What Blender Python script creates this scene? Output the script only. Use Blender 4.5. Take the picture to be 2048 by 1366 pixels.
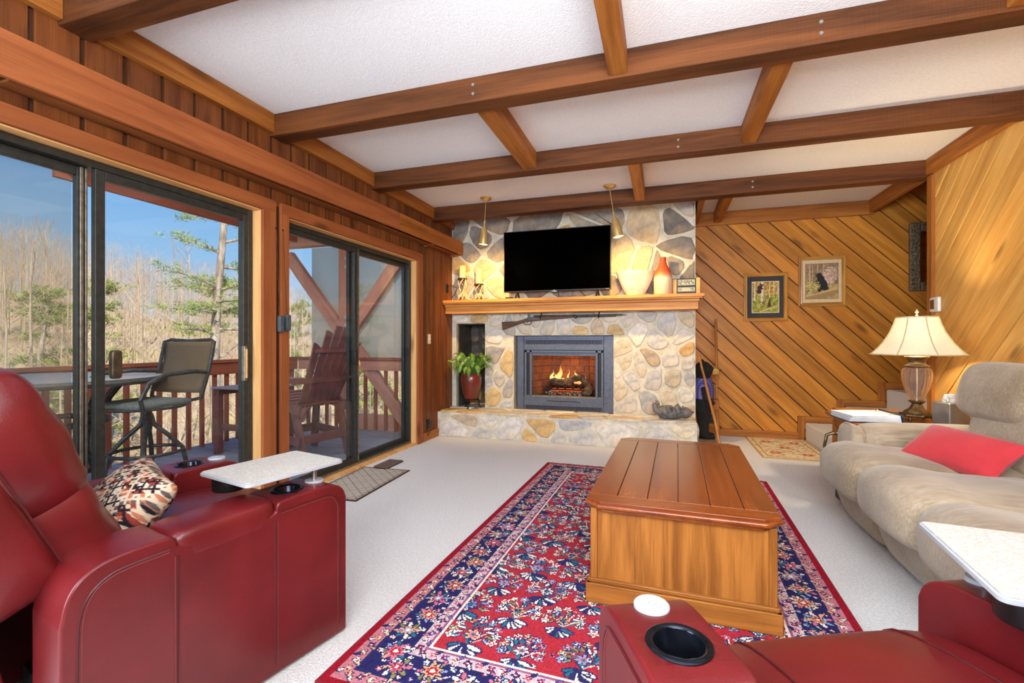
import bpy, bmesh, math, random
import numpy as np
from mathutils import Matrix, Vector

for _o in list(bpy.data.objects):
    bpy.data.objects.remove(_o, do_unlink=True)
SC = bpy.context.scene
COL = SC.collection
random.seed(7)
rng = np.random.default_rng(11)
PI = math.pi

def S(r, g, b):
    def c(v):
        v /= 255.0
        return v / 12.92 if v <= 0.04045 else ((v + 0.055) / 1.055) ** 2.4
    return (c(r), c(g), c(b), 1.0)

# ------------------------------------------------------------------ camera
cam_data = bpy.data.cameras.new('camera')
cam = bpy.data.objects.new('camera', cam_data)
COL.objects.link(cam)
cam_data.sensor_width = 36.0
cam_data.lens = 938.0 / 2048.0 * 36.0
cam_data.clip_end = 500
cam_data.clip_start = 0.02
cam.location = (0, 0, 1.17)
cam.rotation_euler = (PI / 2, 0, math.atan(301 / 938))
SC.camera = cam

# ------------------------------------------------------------------ world, sun, area lights, exposure
SC.view_settings.view_transform = 'Standard'
SC.view_settings.look = 'None'
SC.view_settings.exposure = 0.0
SC.view_settings.gamma = 1.0
SC.view_settings.use_curve_mapping = False

W = bpy.data.worlds.new('world')
SC.world = W
W.use_nodes = True
_nt = W.node_tree
_nt.nodes.clear()
_out = _nt.nodes.new('ShaderNodeOutputWorld')
_bg = _nt.nodes.new('ShaderNodeBackground')
_tc = _nt.nodes.new('ShaderNodeTexCoord')
_sep = _nt.nodes.new('ShaderNodeSeparateXYZ')
_rmp = _nt.nodes.new('ShaderNodeValToRGB')
_nt.links.new(_tc.outputs['Generated'], _sep.inputs[0])
_nt.links.new(_sep.outputs['Z'], _rmp.inputs[0])
_e = _rmp.color_ramp.elements
_e[0].position = 0.0; _e[0].color = S(196, 222, 246)
_e[1].position = 0.62; _e[1].color = S(58, 132, 226)
_m = _rmp.color_ramp.elements.new(0.18); _m.color = S(150, 200, 246)
_m = _rmp.color_ramp.elements.new(0.36); _m.color = S(88, 160, 238)
_nt.links.new(_rmp.outputs[0], _bg.inputs[0])
_bg.inputs[1].default_value = 1.0
_nt.links.new(_bg.outputs[0], _out.inputs[0])

def add_light(name, kind, loc, energy, color=(1, 1, 1), size=1.0, size_y=None, target=None, rot=None, spot=None):
    d = bpy.data.lights.new(name, kind)
    d.energy = energy
    d.color = color
    if kind == 'AREA':
        d.size = size
        if size_y:
            d.shape = 'RECTANGLE'; d.size_y = size_y
    elif kind in ('POINT', 'SPOT'):
        d.shadow_soft_size = size
    elif kind == 'SUN':
        d.angle = size
    if spot:
        d.spot_size = spot; d.spot_blend = 0.8
    o = bpy.data.objects.new(name, d)
    COL.objects.link(o)
    o.location = loc
    if target is not None:
        o.rotation_euler = (Vector(target) - Vector(loc)).to_track_quat('-Z', 'Y').to_euler()
    elif rot:
        o.rotation_euler = rot
    return o

SUN_DIR = Vector((0.52, -0.46, 0.62)).normalized()      # towards the sun
add_light('sun', 'SUN', (-8, -12, 14), 6.0, (1.0, 0.95, 0.86), 0.01, target=Vector((-8, -12, 14)) - SUN_DIR)
# cool area light added left of the camera as side daylight; no window there
add_light('left_daylight_fill', 'AREA', (-2.55, -0.55, 1.35), 205, (0.72, 0.86, 1.0), 1.8, 1.9, target=(0.4, 2.0, 0.7))
# area light added out of view to brighten the shaded deck
add_light('deck_fill', 'AREA', (-3.0, 2.4, 2.55), 75, (1.0, 0.96, 0.90), 0.25, 5.2, rot=(0, PI / 4, 0))
add_light('rear_fill', 'AREA', (0.6, -1.9, 2.4), 85, (0.97, 0.98, 1.0), 2.4, 1.4, target=(-0.2, 4.5, 0.9))  # unseen fill light added behind the camera for the whole room
add_light('near_ceiling_fill', 'AREA', (0.2, -1.0, 1.75), 92, (0.88, 0.94, 1.0), 1.6, 1.2, target=(0.2, 1.2, 2.785))  # unseen upward area light added to brighten the near ceiling
add_light('far_ceiling_fill', 'AREA', (0.3, 0.25, 1.95), 66, (0.88, 0.94, 1.0), 1.2, 0.5, target=(0.2, 4.2, 2.785))  # unseen area light added overhead to brighten the far ceiling
add_light('stairwell_fill', 'POINT', (3.4, 5.7, 3.6), 110, (1.0, 0.86, 0.66), 0.15)  # unseen point light added to brighten the stairwell wall

# ------------------------------------------------------------------ helpers
def wm(o):
    if o.parent is None:
        return o.matrix_basis.copy()
    return wm(o.parent) @ o.matrix_parent_inverse @ o.matrix_basis

def link(name, data, parent=None, local=False, M=None):
    o = bpy.data.objects.new(name, data)
    COL.objects.link(o)
    if M is not None:
        o.matrix_basis = M
    if parent is not None:
        o.parent = parent
        if not local:
            o.matrix_parent_inverse = wm(parent).inverted()
    return o

def tag(o, label=None, cat=None, group=None, kind=None):
    if label: o['label'] = label
    if cat: o['category'] = cat
    if group: o['group'] = group
    if kind: o['kind'] = kind
    return o

def thing(name, label=None, cat=None, loc=(0, 0, 0), rz=0.0, group=None, kind=None):
    o = bpy.data.objects.new(name, None)
    COL.objects.link(o)
    o.empty_display_size = 0.1
    o.matrix_basis = Matrix.Translation(loc) @ Matrix.Rotation(rz, 4, 'Z')
    return tag(o, label, cat, group, kind)

def copy_tree(o, parent=None):
    c = o.copy(); COL.objects.link(c)
    if parent is not None:
        c.parent = parent
        c.matrix_parent_inverse = o.matrix_parent_inverse.copy()
    for ch in list(o.children):
        copy_tree(ch, c)
    return c

def frame(p, x, up=(0, 0, 1)):
    """matrix with local X along x, local Z near up, origin p"""
    X = Vector(x).normalized(); U = Vector(up)
    Y = U.cross(X)
    if Y.length < 1e-5:
        Y = Vector((0, 1, 0)).cross(X)
    Y.normalize(); Z = X.cross(Y)
    return Matrix(((X.x, Y.x, Z.x, p[0]), (X.y, Y.y, Z.y, p[1]), (X.z, Y.z, Z.z, p[2]), (0, 0, 0, 1)))

class MB:
    def __init__(s):
        s.v = []; s.f = []; s.c = []
    def add(s, vs, fs, M=None, col=None):
        o = len(s.v)
        if M is not None:
            vs = [M @ Vector(v) for v in vs]
        s.v += [tuple(v) for v in vs]
        s.f += [tuple(i + o for i in f) for f in fs]
        s.c += [col or (1, 1, 1, 1)] * len(vs)
        return s
    def box(s, x0, x1, y0, y1, z0, z1, M=None, col=None):
        vs = [(x, y, z) for z in (z0, z1) for y in (y0, y1) for x in (x0, x1)]
        return s.add(vs, [(0, 2, 3, 1), (4, 5, 7, 6), (0, 1, 5, 4), (2, 6, 7, 3), (0, 4, 6, 2), (1, 3, 7, 5)], M, col)
    def bar(s, p, q, w, h, up=(0, 0, 1), col=None):
        p = Vector(p); q = Vector(q)
        L = (q - p).length
        return s.box(0, L, -w / 2, w / 2, -h / 2, h / 2, frame(p, q - p, up), col)
    def tube(s, pts, r, n=8, closed=False, M=None, col=None):
        pts = [Vector(p) for p in pts]
        k = len(pts)
        rs = r if isinstance(r, (list, tuple)) else [r] * k
        vs = []
        prev = None
        for i, p in enumerate(pts):
            if closed:
                t = pts[(i + 1) % k] - pts[i - 1]
            else:
                t = pts[min(i + 1, k - 1)] - pts[max(i - 1, 0)]
            if t.length < 1e-9: t = Vector((0, 0, 1))
            t.normalize()
            if prev is None:
                a = t.orthogonal().normalized()
            else:
                a = prev - t * prev.dot(t)
                a = a.normalized() if a.length > 1e-6 else t.orthogonal().normalized()
            prev = a
            b = t.cross(a)
            for j in range(n):
                th = 2 * PI * j / n
                vs.append(p + (a * math.cos(th) + b * math.sin(th)) * rs[i])
        fs = []
        for i in range(k if closed else k - 1):
            i2 = (i + 1) % k
            for j in range(n):
                j2 = (j + 1) % n
                fs.append((i * n + j, i * n + j2, i2 * n + j2, i2 * n + j))
        if not closed:
            fs.append(tuple(range(n - 1, -1, -1)))
            fs.append(tuple((k - 1) * n + j for j in range(n)))
        return s.add(vs, fs, M, col)
    def lathe(s, prof, n=24, M=None, flute=None, col=None, cap=True):
        vs = []; fs = []
        for (r, z) in prof:
            for j in range(n):
                th = 2 * PI * j / n
                rr = r * (flute(th, z) if flute else 1)
                vs.append((rr * math.cos(th), rr * math.sin(th), z))
        k = len(prof)
        for i in range(k - 1):
            for j in range(n):
                j2 = (j + 1) % n
                fs.append((i * n + j, i * n + j2, (i + 1) * n + j2, (i + 1) * n + j))
        if cap and prof[0][0] > 1e-6: fs.append(tuple(range(n - 1, -1, -1)))
        if cap and prof[-1][0] > 1e-6: fs.append(tuple((k - 1) * n + j for j in range(n)))
        return s.add(vs, fs, M, col)
    def ell(s, c, r, M=None, nu=14, nv=9, col=None):
        vs = [(c[0], c[1], c[2] - r[2])]
        for i in range(1, nv):
            ph = -PI / 2 + PI * i / nv
            for j in range(nu):
                th = 2 * PI * j / nu
                vs.append((c[0] + r[0] * math.cos(ph) * math.cos(th), c[1] + r[1] * math.cos(ph) * math.sin(th), c[2] + r[2] * math.sin(ph)))
        vs.append((c[0], c[1], c[2] + r[2]))
        fs = []
        for j in range(nu):
            j2 = (j + 1) % nu
            fs.append((0, 1 + j2, 1 + j))
            for i in range(nv - 2):
                a = 1 + i * nu
                fs.append((a + j, a + j2, a + nu + j2, a + nu + j))
            a = 1 + (nv - 2) * nu
            fs.append((a + j, a + j2, len(vs) - 1))
        return s.add(vs, fs, M, col)
    def prism(s, poly, z0, z1, M=None, col=None):
        n = len(poly)
        vs = [(p[0], p[1], z0) for p in poly] + [(p[0], p[1], z1) for p in poly]
        fs = [tuple(range(n - 1, -1, -1)), tuple(range(n, 2 * n))]
        fs += [(i, (i + 1) % n, n + (i + 1) % n, n + i) for i in range(n)]
        return s.add(vs, fs, M, col)
    def slab(s, poly, z0, z1, ch, M=None):
        """prism whose top edge is chamfered by ch (convex polygon, counter-clockwise)"""
        n = len(poly)
        cx = sum(p[0] for p in poly) / n; cy = sum(p[1] for p in poly) / n
        ins = []
        for p in poly:
            d = math.hypot(p[0] - cx, p[1] - cy) or 1
            k = max(0.0, 1 - ch * 1.2 / d)
            ins.append((cx + (p[0] - cx) * k, cy + (p[1] - cy) * k))
        vs = [(p[0], p[1], z0) for p in poly] + [(p[0], p[1], z1 - ch) for p in poly] + [(p[0], p[1], z1) for p in ins]
        fs = [tuple(range(2 * n, 3 * n))]
        for a in (0, n):
            fs += [(a + i, a + (i + 1) % n, a + n + (i + 1) % n, a + n + i) for i in range(n)]
        return s.add(vs, fs, M)
    def soft(s, size, p=5, n=8, M=None, fn=None):
        """cushion: superquadric box of full size `size`; fn deforms (x,y,z in -1..1) -> offset vector"""
        N = n
        idx = {}; vs = []; fs = []
        def vid(a, b, c):
            k = (a, b, c)
            if k not in idx:
                x, y, z = (2 * a / N - 1, 2 * b / N - 1, 2 * c / N - 1)
                x, y, z = (math.sin(x * PI / 2) * .6 + x * .4, math.sin(y * PI / 2) * .6 + y * .4, math.sin(z * PI / 2) * .6 + z * .4)
                pp = p if isinstance(p, (tuple, list)) else (p, p, p)
                L = (abs(x) ** pp[0] + abs(y) ** pp[1] + abs(z) ** pp[2])
                L = L ** (1 / (sum(pp) / 3))
                x, y, z = x / L, y / L, z / L
                v = Vector((x * size[0] / 2, y * size[1] / 2, z * size[2] / 2))
                if fn: v = v + Vector(fn(x, y, z))
                idx[k] = len(vs); vs.append(v)
            return idx[k]
        for a in range(N):
            for b in range(N):
                fs.append((vid(a, b, N), vid(a + 1, b, N), vid(a + 1, b + 1, N), vid(a, b + 1, N)))
                fs.append((vid(a, b, 0), vid(a, b + 1, 0), vid(a + 1, b + 1, 0), vid(a + 1, b, 0)))
                fs.append((vid(a, 0, b), vid(a + 1, 0, b), vid(a + 1, 0, b + 1), vid(a, 0, b + 1)))
                fs.append((vid(a, N, b), vid(a, N, b + 1), vid(a + 1, N, b + 1), vid(a + 1, N, b)))
                fs.append((vid(0, a, b), vid(0, a, b + 1), vid(0, a + 1, b + 1), vid(0, a + 1, b)))
                fs.append((vid(N, a, b), vid(N, a + 1, b), vid(N, a + 1, b + 1), vid(N, a, b + 1)))
        return s.add(vs, fs, M)
    def grid(s, fn, nu, nv, M=None):
        vs = [fn(i / nu, j / nv) for j in range(nv + 1) for i in range(nu + 1)]
        fs = [(j * (nu + 1) + i, j * (nu + 1) + i + 1, (j + 1) * (nu + 1) + i + 1, (j + 1) * (nu + 1) + i) for j in range(nv) for i in range(nu)]
        return s.add(vs, fs, M)
    def mesh(s, name, smooth=False, colors=False):
        me = bpy.data.meshes.new(name)
        me.from_pydata(s.v, [], s.f)
        if smooth:
            me.polygons.foreach_set('use_smooth', [True] * len(me.polygons))
            if smooth != 'all':
                me.set_sharp_from_angle(angle=math.radians(smooth if smooth is not True else 40))
        if colors:
            a = me.color_attributes.new('Col', 'FLOAT_COLOR', 'POINT')
            a.data.foreach_set('color', [x for c in s.c for x in c])
        me.update()
        return me
    def build(s, name, mat, parent=None, smooth=False, bevel=0, seg=2, local=False, M=None, colors=False, color=None, recalc=False):
        me = s.mesh(name, smooth, colors)
        if recalc:
            b = bmesh.new(); b.from_mesh(me); bmesh.ops.recalc_face_normals(b, faces=b.faces[:]); b.to_mesh(me); b.free()
        me.materials.append(mat)
        o = link(name, me, parent, local, M)
        if bevel:
            m = o.modifiers.new('bevel', 'BEVEL')
            m.width = bevel; m.segments = seg; m.limit_method = 'ANGLE'; m.angle_limit = math.radians(35)
            m.harden_normals = True
            me.polygons.foreach_set('use_smooth', [True] * len(me.polygons))
        if color: o.color = color
        return o

def board(name, p, q, w, t, mat, parent=None, up=(0, 0, 1), ch=0.003, kind=None, local=False, ext=0):
    """a piece of timber from p to q: width w across, thickness t along up; own object, grain along local X"""
    p = Vector(p); q = Vector(q)
    L = (q - p).length
    M = frame((p + q) / 2, q - p, up)
    mb = MB().box(-L / 2 - ext, L / 2 + ext, -w / 2, w / 2, -t / 2, t / 2)
    o = mb.build(name, mat, parent, bevel=ch, seg=1, M=M, local=local)
    if kind: o['kind'] = kind
    return o

def arc(c, r, a0, a1, n, plane='xz'):
    out = []
    for i in range(n + 1):
        a = a0 + (a1 - a0) * i / n
        u, v = r * math.cos(a), r * math.sin(a)
        out.append({'xz': (c[0] + u, c[1], c[2] + v), 'xy': (c[0] + u, c[1] + v, c[2]), 'yz': (c[0], c[1] + u, c[2] + v)}[plane])
    return out

def T(x, y, z): return Matrix.Translation((x, y, z))
def RX(a): return Matrix.Rotation(a, 4, 'X')
def RY(a): return Matrix.Rotation(a, 4, 'Y')
def RZ(a): return Matrix.Rotation(a, 4, 'Z')

def clip_poly(poly, a, b, c):
    """keep a*x+b*y<=c"""
    out = []
    n = len(poly)
    for i in range(n):
        p, q = poly[i], poly[(i + 1) % n]
        dp = a * p[0] + b * p[1] - c; dq = a * q[0] + b * q[1] - c
        if dp <= 0: out.append(p)
        if (dp < 0 < dq) or (dq < 0 < dp):
            t = dp / (dp - dq)
            out.append((p[0] + (q[0] - p[0]) * t, p[1] + (q[1] - p[1]) * t))
    return out

def area(poly):
    return 0.5 * sum(poly[i][0] * poly[(i + 1) % len(poly)][1] - poly[(i + 1) % len(poly)][0] * poly[i][1] for i in range(len(poly)))

# ------------------------------------------------------------------ materials
def new_mat(name):
    m = bpy.data.materials.new(name)
    m.use_nodes = True
    nt = m.node_tree
    return m, nt, nt.nodes['Principled BSDF']

def ramp(nt, stops):
    r = nt.nodes.new('ShaderNodeValToRGB')
    e = r.color_ramp.elements
    e[0].position, e[0].color = stops[0]
    e[1].position, e[1].color = stops[-1]
    for p, c in stops[1:-1]:
        x = e.new(p); x.color = c
    return r

def mul(c, k): return (c[0] * k, c[1] * k, c[2] * k, 1)

def pm(name, c1, c2=None, scale=20, rough=0.6, bump=0.0, bscale=None, metal=0, coat=0, stretch=(1, 1, 1), spec=0.5, emit=None, estr=0, sheen=0, bdist=0.01, detail=4, trans=0, lo=.35, hi=.65):
    m, nt, b = new_mat(name)
    N, L = nt.nodes, nt.links
    tc = N.new('ShaderNodeTexCoord'); mp = N.new('ShaderNodeMapping')
    mp.inputs['Scale'].default_value = stretch
    L.new(tc.outputs['Object'], mp.inputs[0])
    nz = N.new('ShaderNodeTexNoise'); nz.inputs['Scale'].default_value = scale; nz.inputs['Detail'].default_value = detail
    L.new(mp.outputs[0], nz.inputs['Vector'])
    c2 = c2 or mul(c1, 0.86)
    r = ramp(nt, [(lo, c1), (hi, c2)])
    L.new(nz.outputs[0], r.inputs[0])
    L.new(r.outputs[0], b.inputs['Base Color'])
    b.inputs['Roughness'].default_value = rough
    b.inputs['Metallic'].default_value = metal
    b.inputs['Coat Weight'].default_value = coat
    b.inputs['Coat Roughness'].default_value = 0.2
    b.inputs['Specular IOR Level'].default_value = spec
    b.inputs['Sheen Weight'].default_value = sheen
    b.inputs['Transmission Weight'].default_value = trans
    if bump:
        n2 = N.new('ShaderNodeTexNoise'); n2.inputs['Scale'].default_value = bscale or scale * 4; n2.inputs['Detail'].default_value = 3
        L.new(mp.outputs[0], n2.inputs['Vector'])
        bp = N.new('ShaderNodeBump'); bp.inputs['Strength'].default_value = bump; bp.inputs['Distance'].default_value = bdist
        L.new(n2.outputs[0], bp.inputs['Height'])
        L.new(bp.outputs[0], b.inputs['Normal'])
    if emit:
        b.inputs['Emission Color'].default_value = emit
        b.inputs['Emission Strength'].default_value = estr
    return m

def wood(name, light, dark, knot=None, rough=0.45, gscale=1.0, saw=0.0, vary=0.25, coat=0.0, knots=True, bump=0.25, contrast=(0.32, 0.7)):
    """grain along the object's local X, a different cut of timber for every object"""
    m, nt, b = new_mat(name)
    N, L = nt.nodes, nt.links
    tc = N.new('ShaderNodeTexCoord'); oi = N.new('ShaderNodeObjectInfo')
    off = N.new('ShaderNodeVectorMath'); off.operation = 'MULTIPLY_ADD'
    cx = N.new('ShaderNodeCombineXYZ')
    for i in range(3): L.new(oi.outputs['Random'], cx.inputs[i])
    L.new(cx.outputs[0], off.inputs[0]); off.inputs[1].default_value = (37, 61, 83); L.new(tc.outputs['Object'], off.inputs[2])
    mp = N.new('ShaderNodeMapping'); mp.inputs['Scale'].default_value = (1.1 * gscale, 14 * gscale, 14 * gscale)
    L.new(off.outputs[0], mp.inputs[0])
    n1 = N.new('ShaderNodeTexNoise'); n1.inputs['Scale'].default_value = 1.0; n1.inputs['Detail'].default_value = 5; n1.inputs['Distortion'].default_value = 0.6
    L.new(mp.outputs[0], n1.inputs['Vector'])
    mp2 = N.new('ShaderNodeMapping'); mp2.inputs['Scale'].default_value = (5 * gscale, 150 * gscale, 150 * gscale)
    L.new(off.outputs[0], mp2.inputs[0])
    n2 = N.new('ShaderNodeTexNoise'); n2.inputs['Scale'].default_value = 1.0; n2.inputs['Detail'].default_value = 2
    L.new(mp2.outputs[0], n2.inputs['Vector'])
    mx = N.new('ShaderNodeMath'); mx.operation = 'MULTIPLY_ADD'
    L.new(n2.outputs[0], mx.inputs[0]); mx.inputs[1].default_value = 0.35; L.new(n1.outputs[0], mx.inputs[2])
    sb = N.new('ShaderNodeMath'); sb.operation = 'SUBTRACT'; L.new(mx.outputs[0], sb.inputs[0]); sb.inputs[1].default_value = 0.175
    r = ramp(nt, [(contrast[0], light), (contrast[1], dark)])
    L.new(sb.outputs[0], r.inputs[0])
    hs = N.new('ShaderNodeHueSaturation')
    mr = N.new('ShaderNodeMapRange'); mr.inputs['To Min'].default_value = 1 - vary; mr.inputs['To Max'].default_value = 1 + vary
    L.new(oi.outputs['Random'], mr.inputs[0]); L.new(mr.outputs[0], hs.inputs['Value'])
    L.new(r.outputs[0], hs.inputs['Color'])
    col = hs.outputs[0]
    if knots:
        mk = N.new('ShaderNodeMapping'); mk.inputs['Scale'].default_value = (1.3, 4.2, 4.2)
        L.new(off.outputs[0], mk.inputs[0])
        vo = N.new('ShaderNodeTexVoronoi'); vo.inputs['Scale'].default_value = 1.15
        L.new(mk.outputs[0], vo.inputs['Vector'])
        kr = ramp(nt, [(0.06, (1, 1, 1, 1)), (0.19, (0, 0, 0, 1))])
        L.new(vo.outputs['Distance'], kr.inputs[0])
        mm = N.new('ShaderNodeMath'); mm.operation = 'MULTIPLY'; L.new(kr.outputs[0], mm.inputs[0]); mm.inputs[1].default_value = 0.75
        mixk = N.new('ShaderNodeMix'); mixk.data_type = 'RGBA'
        L.new(mm.outputs[0], mixk.inputs[0]); L.new(col, mixk.inputs[6]); mixk.inputs[7].default_value = knot or mul(dark, 0.35)
        col = mixk.outputs[2]
    L.new(col, b.inputs['Base Color'])
    b.inputs['Roughness'].default_value = rough
    b.inputs['Specular IOR Level'].default_value = 0.25
    b.inputs['Coat Weight'].default_value = coat
    b.inputs['Coat Roughness'].default_value = 0.15
    bp = N.new('ShaderNodeBump'); bp.inputs['Strength'].default_value = bump; bp.inputs['Distance'].default_value = 0.004
    h = mx.outputs[0]
    if saw:
        ms = N.new('ShaderNodeMapping'); ms.inputs['Scale'].default_value = (170, 3, 3)
        L.new(off.outputs[0], ms.inputs[0])
        n3 = N.new('ShaderNodeTexNoise'); n3.inputs['Scale'].default_value = 1.0; n3.inputs['Detail'].default_value = 1
        L.new(ms.outputs[0], n3.inputs['Vector'])
        ma = N.new('ShaderNodeMath'); ma.operation = 'MULTIPLY_ADD'; L.new(n3.outputs[0], ma.inputs[0]); ma.inputs[1].default_value = saw; L.new(h, ma.inputs[2])
        h = ma.outputs[0]
    L.new(h, bp.inputs['Height']); L.new(bp.outputs[0], b.inputs['Normal'])
    return m

def vcol(name, rough=0.9, spec=0.2, bump=0, bscale=300):
    m, nt, b = new_mat(name)
    N, L = nt.nodes, nt.links
    a = N.new('ShaderNodeVertexColor'); a.layer_name = 'Col'
    tc = N.new('ShaderNodeTexCoord'); nz = N.new('ShaderNodeTexNoise'); nz.inputs['Scale'].default_value = bscale
    L.new(tc.outputs['Object'], nz.inputs['Vector'])
    mr = N.new('ShaderNodeMapRange'); mr.inputs['To Min'].default_value = 0.88; mr.inputs['To Max'].default_value = 1.12
    L.new(nz.outputs[0], mr.inputs[0])
    mx = N.new('ShaderNodeVectorMath'); mx.operation = 'SCALE'
    L.new(a.outputs[0], mx.inputs[0]); L.new(mr.outputs[0], mx.inputs['Scale'])
    L.new(mx.outputs[0], b.inputs['Base Color'])
    b.inputs['Roughness'].default_value = rough; b.inputs['Specular IOR Level'].default_value = spec
    if bump:
        bp = N.new('ShaderNodeBump'); bp.inputs['Strength'].default_value = bump; bp.inputs['Distance'].default_value = 0.004
        L.new(nz.outputs[0], bp.inputs['Height']); L.new(bp.outputs[0], b.inputs['Normal'])
    return m

def ocol(name, rough=0.8, scale=9, amt=0.35, bump=0.6, bdist=0.012, bscale=30):
    """colour of its own for every object (viewport colour), broken up by noise: stones, leaves"""
    m, nt, b = new_mat(name)
    N, L = nt.nodes, nt.links
    oi = N.new('ShaderNodeObjectInfo'); tc = N.new('ShaderNodeTexCoord')
    nz = N.new('ShaderNodeTexNoise'); nz.inputs['Scale'].default_value = scale; nz.inputs['Detail'].default_value = 6; nz.inputs['Roughness'].default_value = 0.65
    L.new(tc.outputs['Object'], nz.inputs['Vector'])
    mr = N.new('ShaderNodeMapRange'); mr.inputs['From Min'].default_value = 0.25; mr.inputs['From Max'].default_value = 0.75
    mr.inputs['To Min'].default_value = 1 - amt; mr.inputs['To Max'].default_value = 1 + amt
    L.new(nz.outputs[0], mr.inputs[0])
    sc = N.new('ShaderNodeVectorMath'); sc.operation = 'SCALE'
    L.new(oi.outputs['Color'], sc.inputs[0]); L.new(mr.outputs[0], sc.inputs['Scale'])
    n3 = N.new('ShaderNodeTexNoise'); n3.inputs['Scale'].default_value = scale * 0.45; n3.inputs['Detail'].default_value = 4
    L.new(tc.outputs['Object'], n3.inputs['Vector'])
    r3 = ramp(nt, [(0.5, (0, 0, 0, 1)), (0.68, (1, 1, 1, 1))]); L.new(n3.outputs[0], r3.inputs[0])
    mix = N.new('ShaderNodeMix'); mix.data_type = 'RGBA'
    m5 = N.new('ShaderNodeMath'); m5.operation = 'MULTIPLY'; m5.inputs[1].default_value = amt * 0.9
    L.new(r3.outputs[0], m5.inputs[0]); L.new(m5.outputs[0], mix.inputs[0])
    L.new(sc.outputs[0], mix.inputs[6]); mix.inputs[7].default_value = S(206, 168, 104)
    L.new(mix.outputs[2], b.inputs['Base Color'])
    b.inputs['Roughness'].default_value = rough
    n2 = N.new('ShaderNodeTexNoise'); n2.inputs['Scale'].default_value = bscale; n2.inputs['Detail'].default_value = 6
    L.new(tc.outputs['Object'], n2.inputs['Vector'])
    bp = N.new('ShaderNodeBump'); bp.inputs['Strength'].default_value = bump; bp.inputs['Distance'].default_value = bdist
    L.new(n2.outputs[0], bp.inputs['Height']); L.new(bp.outputs[0], b.inputs['Normal'])
    return m

def glass_mat(name, tint=(0.97, 0.98, 0.98, 1), refl=0.06, haze=None, hazeamt=0.0):
    m = bpy.data.materials.new(name); m.use_nodes = True
    nt = m.node_tree; N, L = nt.nodes, nt.links; N.clear()
    out = N.new('ShaderNodeOutputMaterial'); tr = N.new('ShaderNodeBsdfTransparent'); gl = N.new('ShaderNodeBsdfGlossy')
    tr.inputs[0].default_value = tint; gl.inputs['Roughness'].default_value = 0.02
    lw = N.new('ShaderNodeLayerWeight'); lw.inputs[0].default_value = 0.12
    mr = N.new('ShaderNodeMath'); mr.operation = 'MULTIPLY_ADD'; mr.inputs[1].default_value = 0.35; mr.inputs[2].default_value = refl * 0.5
    L.new(lw.outputs['Fresnel'], mr.inputs[0])
    mx = N.new('ShaderNodeMixShader'); L.new(mr.outputs[0], mx.inputs[0]); L.new(tr.outputs[0], mx.inputs[1]); L.new(gl.outputs[0], mx.inputs[2])
    last = mx
    if haze:
        df = N.new('ShaderNodeBsdfDiffuse'); df.inputs[0].default_value = haze
        m2 = N.new('ShaderNodeMixShader'); m2.inputs[0].default_value = hazeamt
        L.new(mx.outputs[0], m2.inputs[1]); L.new(df.outputs[0], m2.inputs[2]); last = m2
    L.new(last.outputs[0], out.inputs[0])
    return m

M_ = {}
M_['beam'] = wood('rough_sawn_beam', S(116, 66, 30), S(68, 36, 15), rough=0.62, saw=0.8, vary=0.08, gscale=0.8, knots=False, bump=0.5)
M_['joist'] = wood('cedar_joist', S(182, 114, 48), S(138, 78, 28), rough=0.6, saw=0.5, vary=0.12)
M_['cedar'] = wood('red_cedar', S(166, 96, 52), S(124, 64, 30), rough=0.55, saw=0.3, vary=0.10, contrast=(.25, .8))
M_['jamb'] = wood('cedar_jamb', S(236, 184, 120), S(206, 148, 86), rough=0.55, vary=0.08)
M_['lboard'] = wood('left_wall_boards', S(136, 78, 38), S(90, 47, 22), rough=0.5, vary=0.16, saw=0.3)
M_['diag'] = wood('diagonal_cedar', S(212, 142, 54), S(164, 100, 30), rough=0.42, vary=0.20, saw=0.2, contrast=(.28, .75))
M_['diagr'] = wood('diagonal_cedar_lamplit', S(236, 184, 102), S(196, 136, 62), rough=0.42, vary=0.12, saw=0.2, contrast=(.28, .75))  # paler copy of the cedar: table lamp glow put into its colour
M_['trimw'] = wood('trim_cedar', S(190, 120, 54), S(140, 82, 32), rough=0.5, vary=0.12)
M_['mantel'] = wood('mantel_pine', S(224, 158, 84), S(192, 118, 52), knot=S(120, 60, 24), rough=0.45, vary=0.06)
M_['groove'] = pm('groove_shadow_board', S(86, 46, 20), S(66, 34, 14), 6, 0.8)
M_['ceiling'] = pm('textured_ceiling', S(250, 250, 250), S(243, 243, 243), 60, 0.95, bump=0.5, bscale=110, bdist=0.006, spec=0.1)
M_['plain'] = wood('plain_wood_wall', S(180, 116, 54), S(140, 84, 34), vary=0.1)
M_['carpet'] = pm('cream_carpet', S(238, 236, 234), S(218, 216, 214), 90, 0.98, bump=0.8, bscale=160, bdist=0.012, spec=0.05, sheen=0.2)
M_['alu'] = pm('bronze_aluminium', S(60, 61, 56), S(48, 50, 47), 30, 0.4, metal=0.4)
M_['alu2'] = pm('mill_aluminium', S(150, 142, 126), S(120, 112, 98), 30, 0.35, metal=0.7)
M_['glass'] = glass_mat('door_glass')
M_['black'] = pm('black_plastic', S(20, 20, 21), S(16, 16, 17), 40, 0.45)
M_['blackmetal'] = pm('black_iron', S(26, 25, 25), S(18, 17, 17), 60, 0.45, metal=0.6, bump=0.1)
M_['white'] = pm('white_plastic', S(238, 236, 230), S(228, 226, 220), 30, 0.35)
M_['stone'] = ocol('field_stone', 0.85, 10, .40, bump=.9, bdist=.02, bscale=22)
M_['mortar'] = pm('pale_mortar', S(222, 214, 196), S(200, 192, 172), 14, 0.95, bump=0.7, bscale=45, bdist=0.012)
M_['steel'] = pm('brushed_steel', S(190, 188, 184), S(170, 168, 165), 40, 0.3, metal=0.9)
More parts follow.
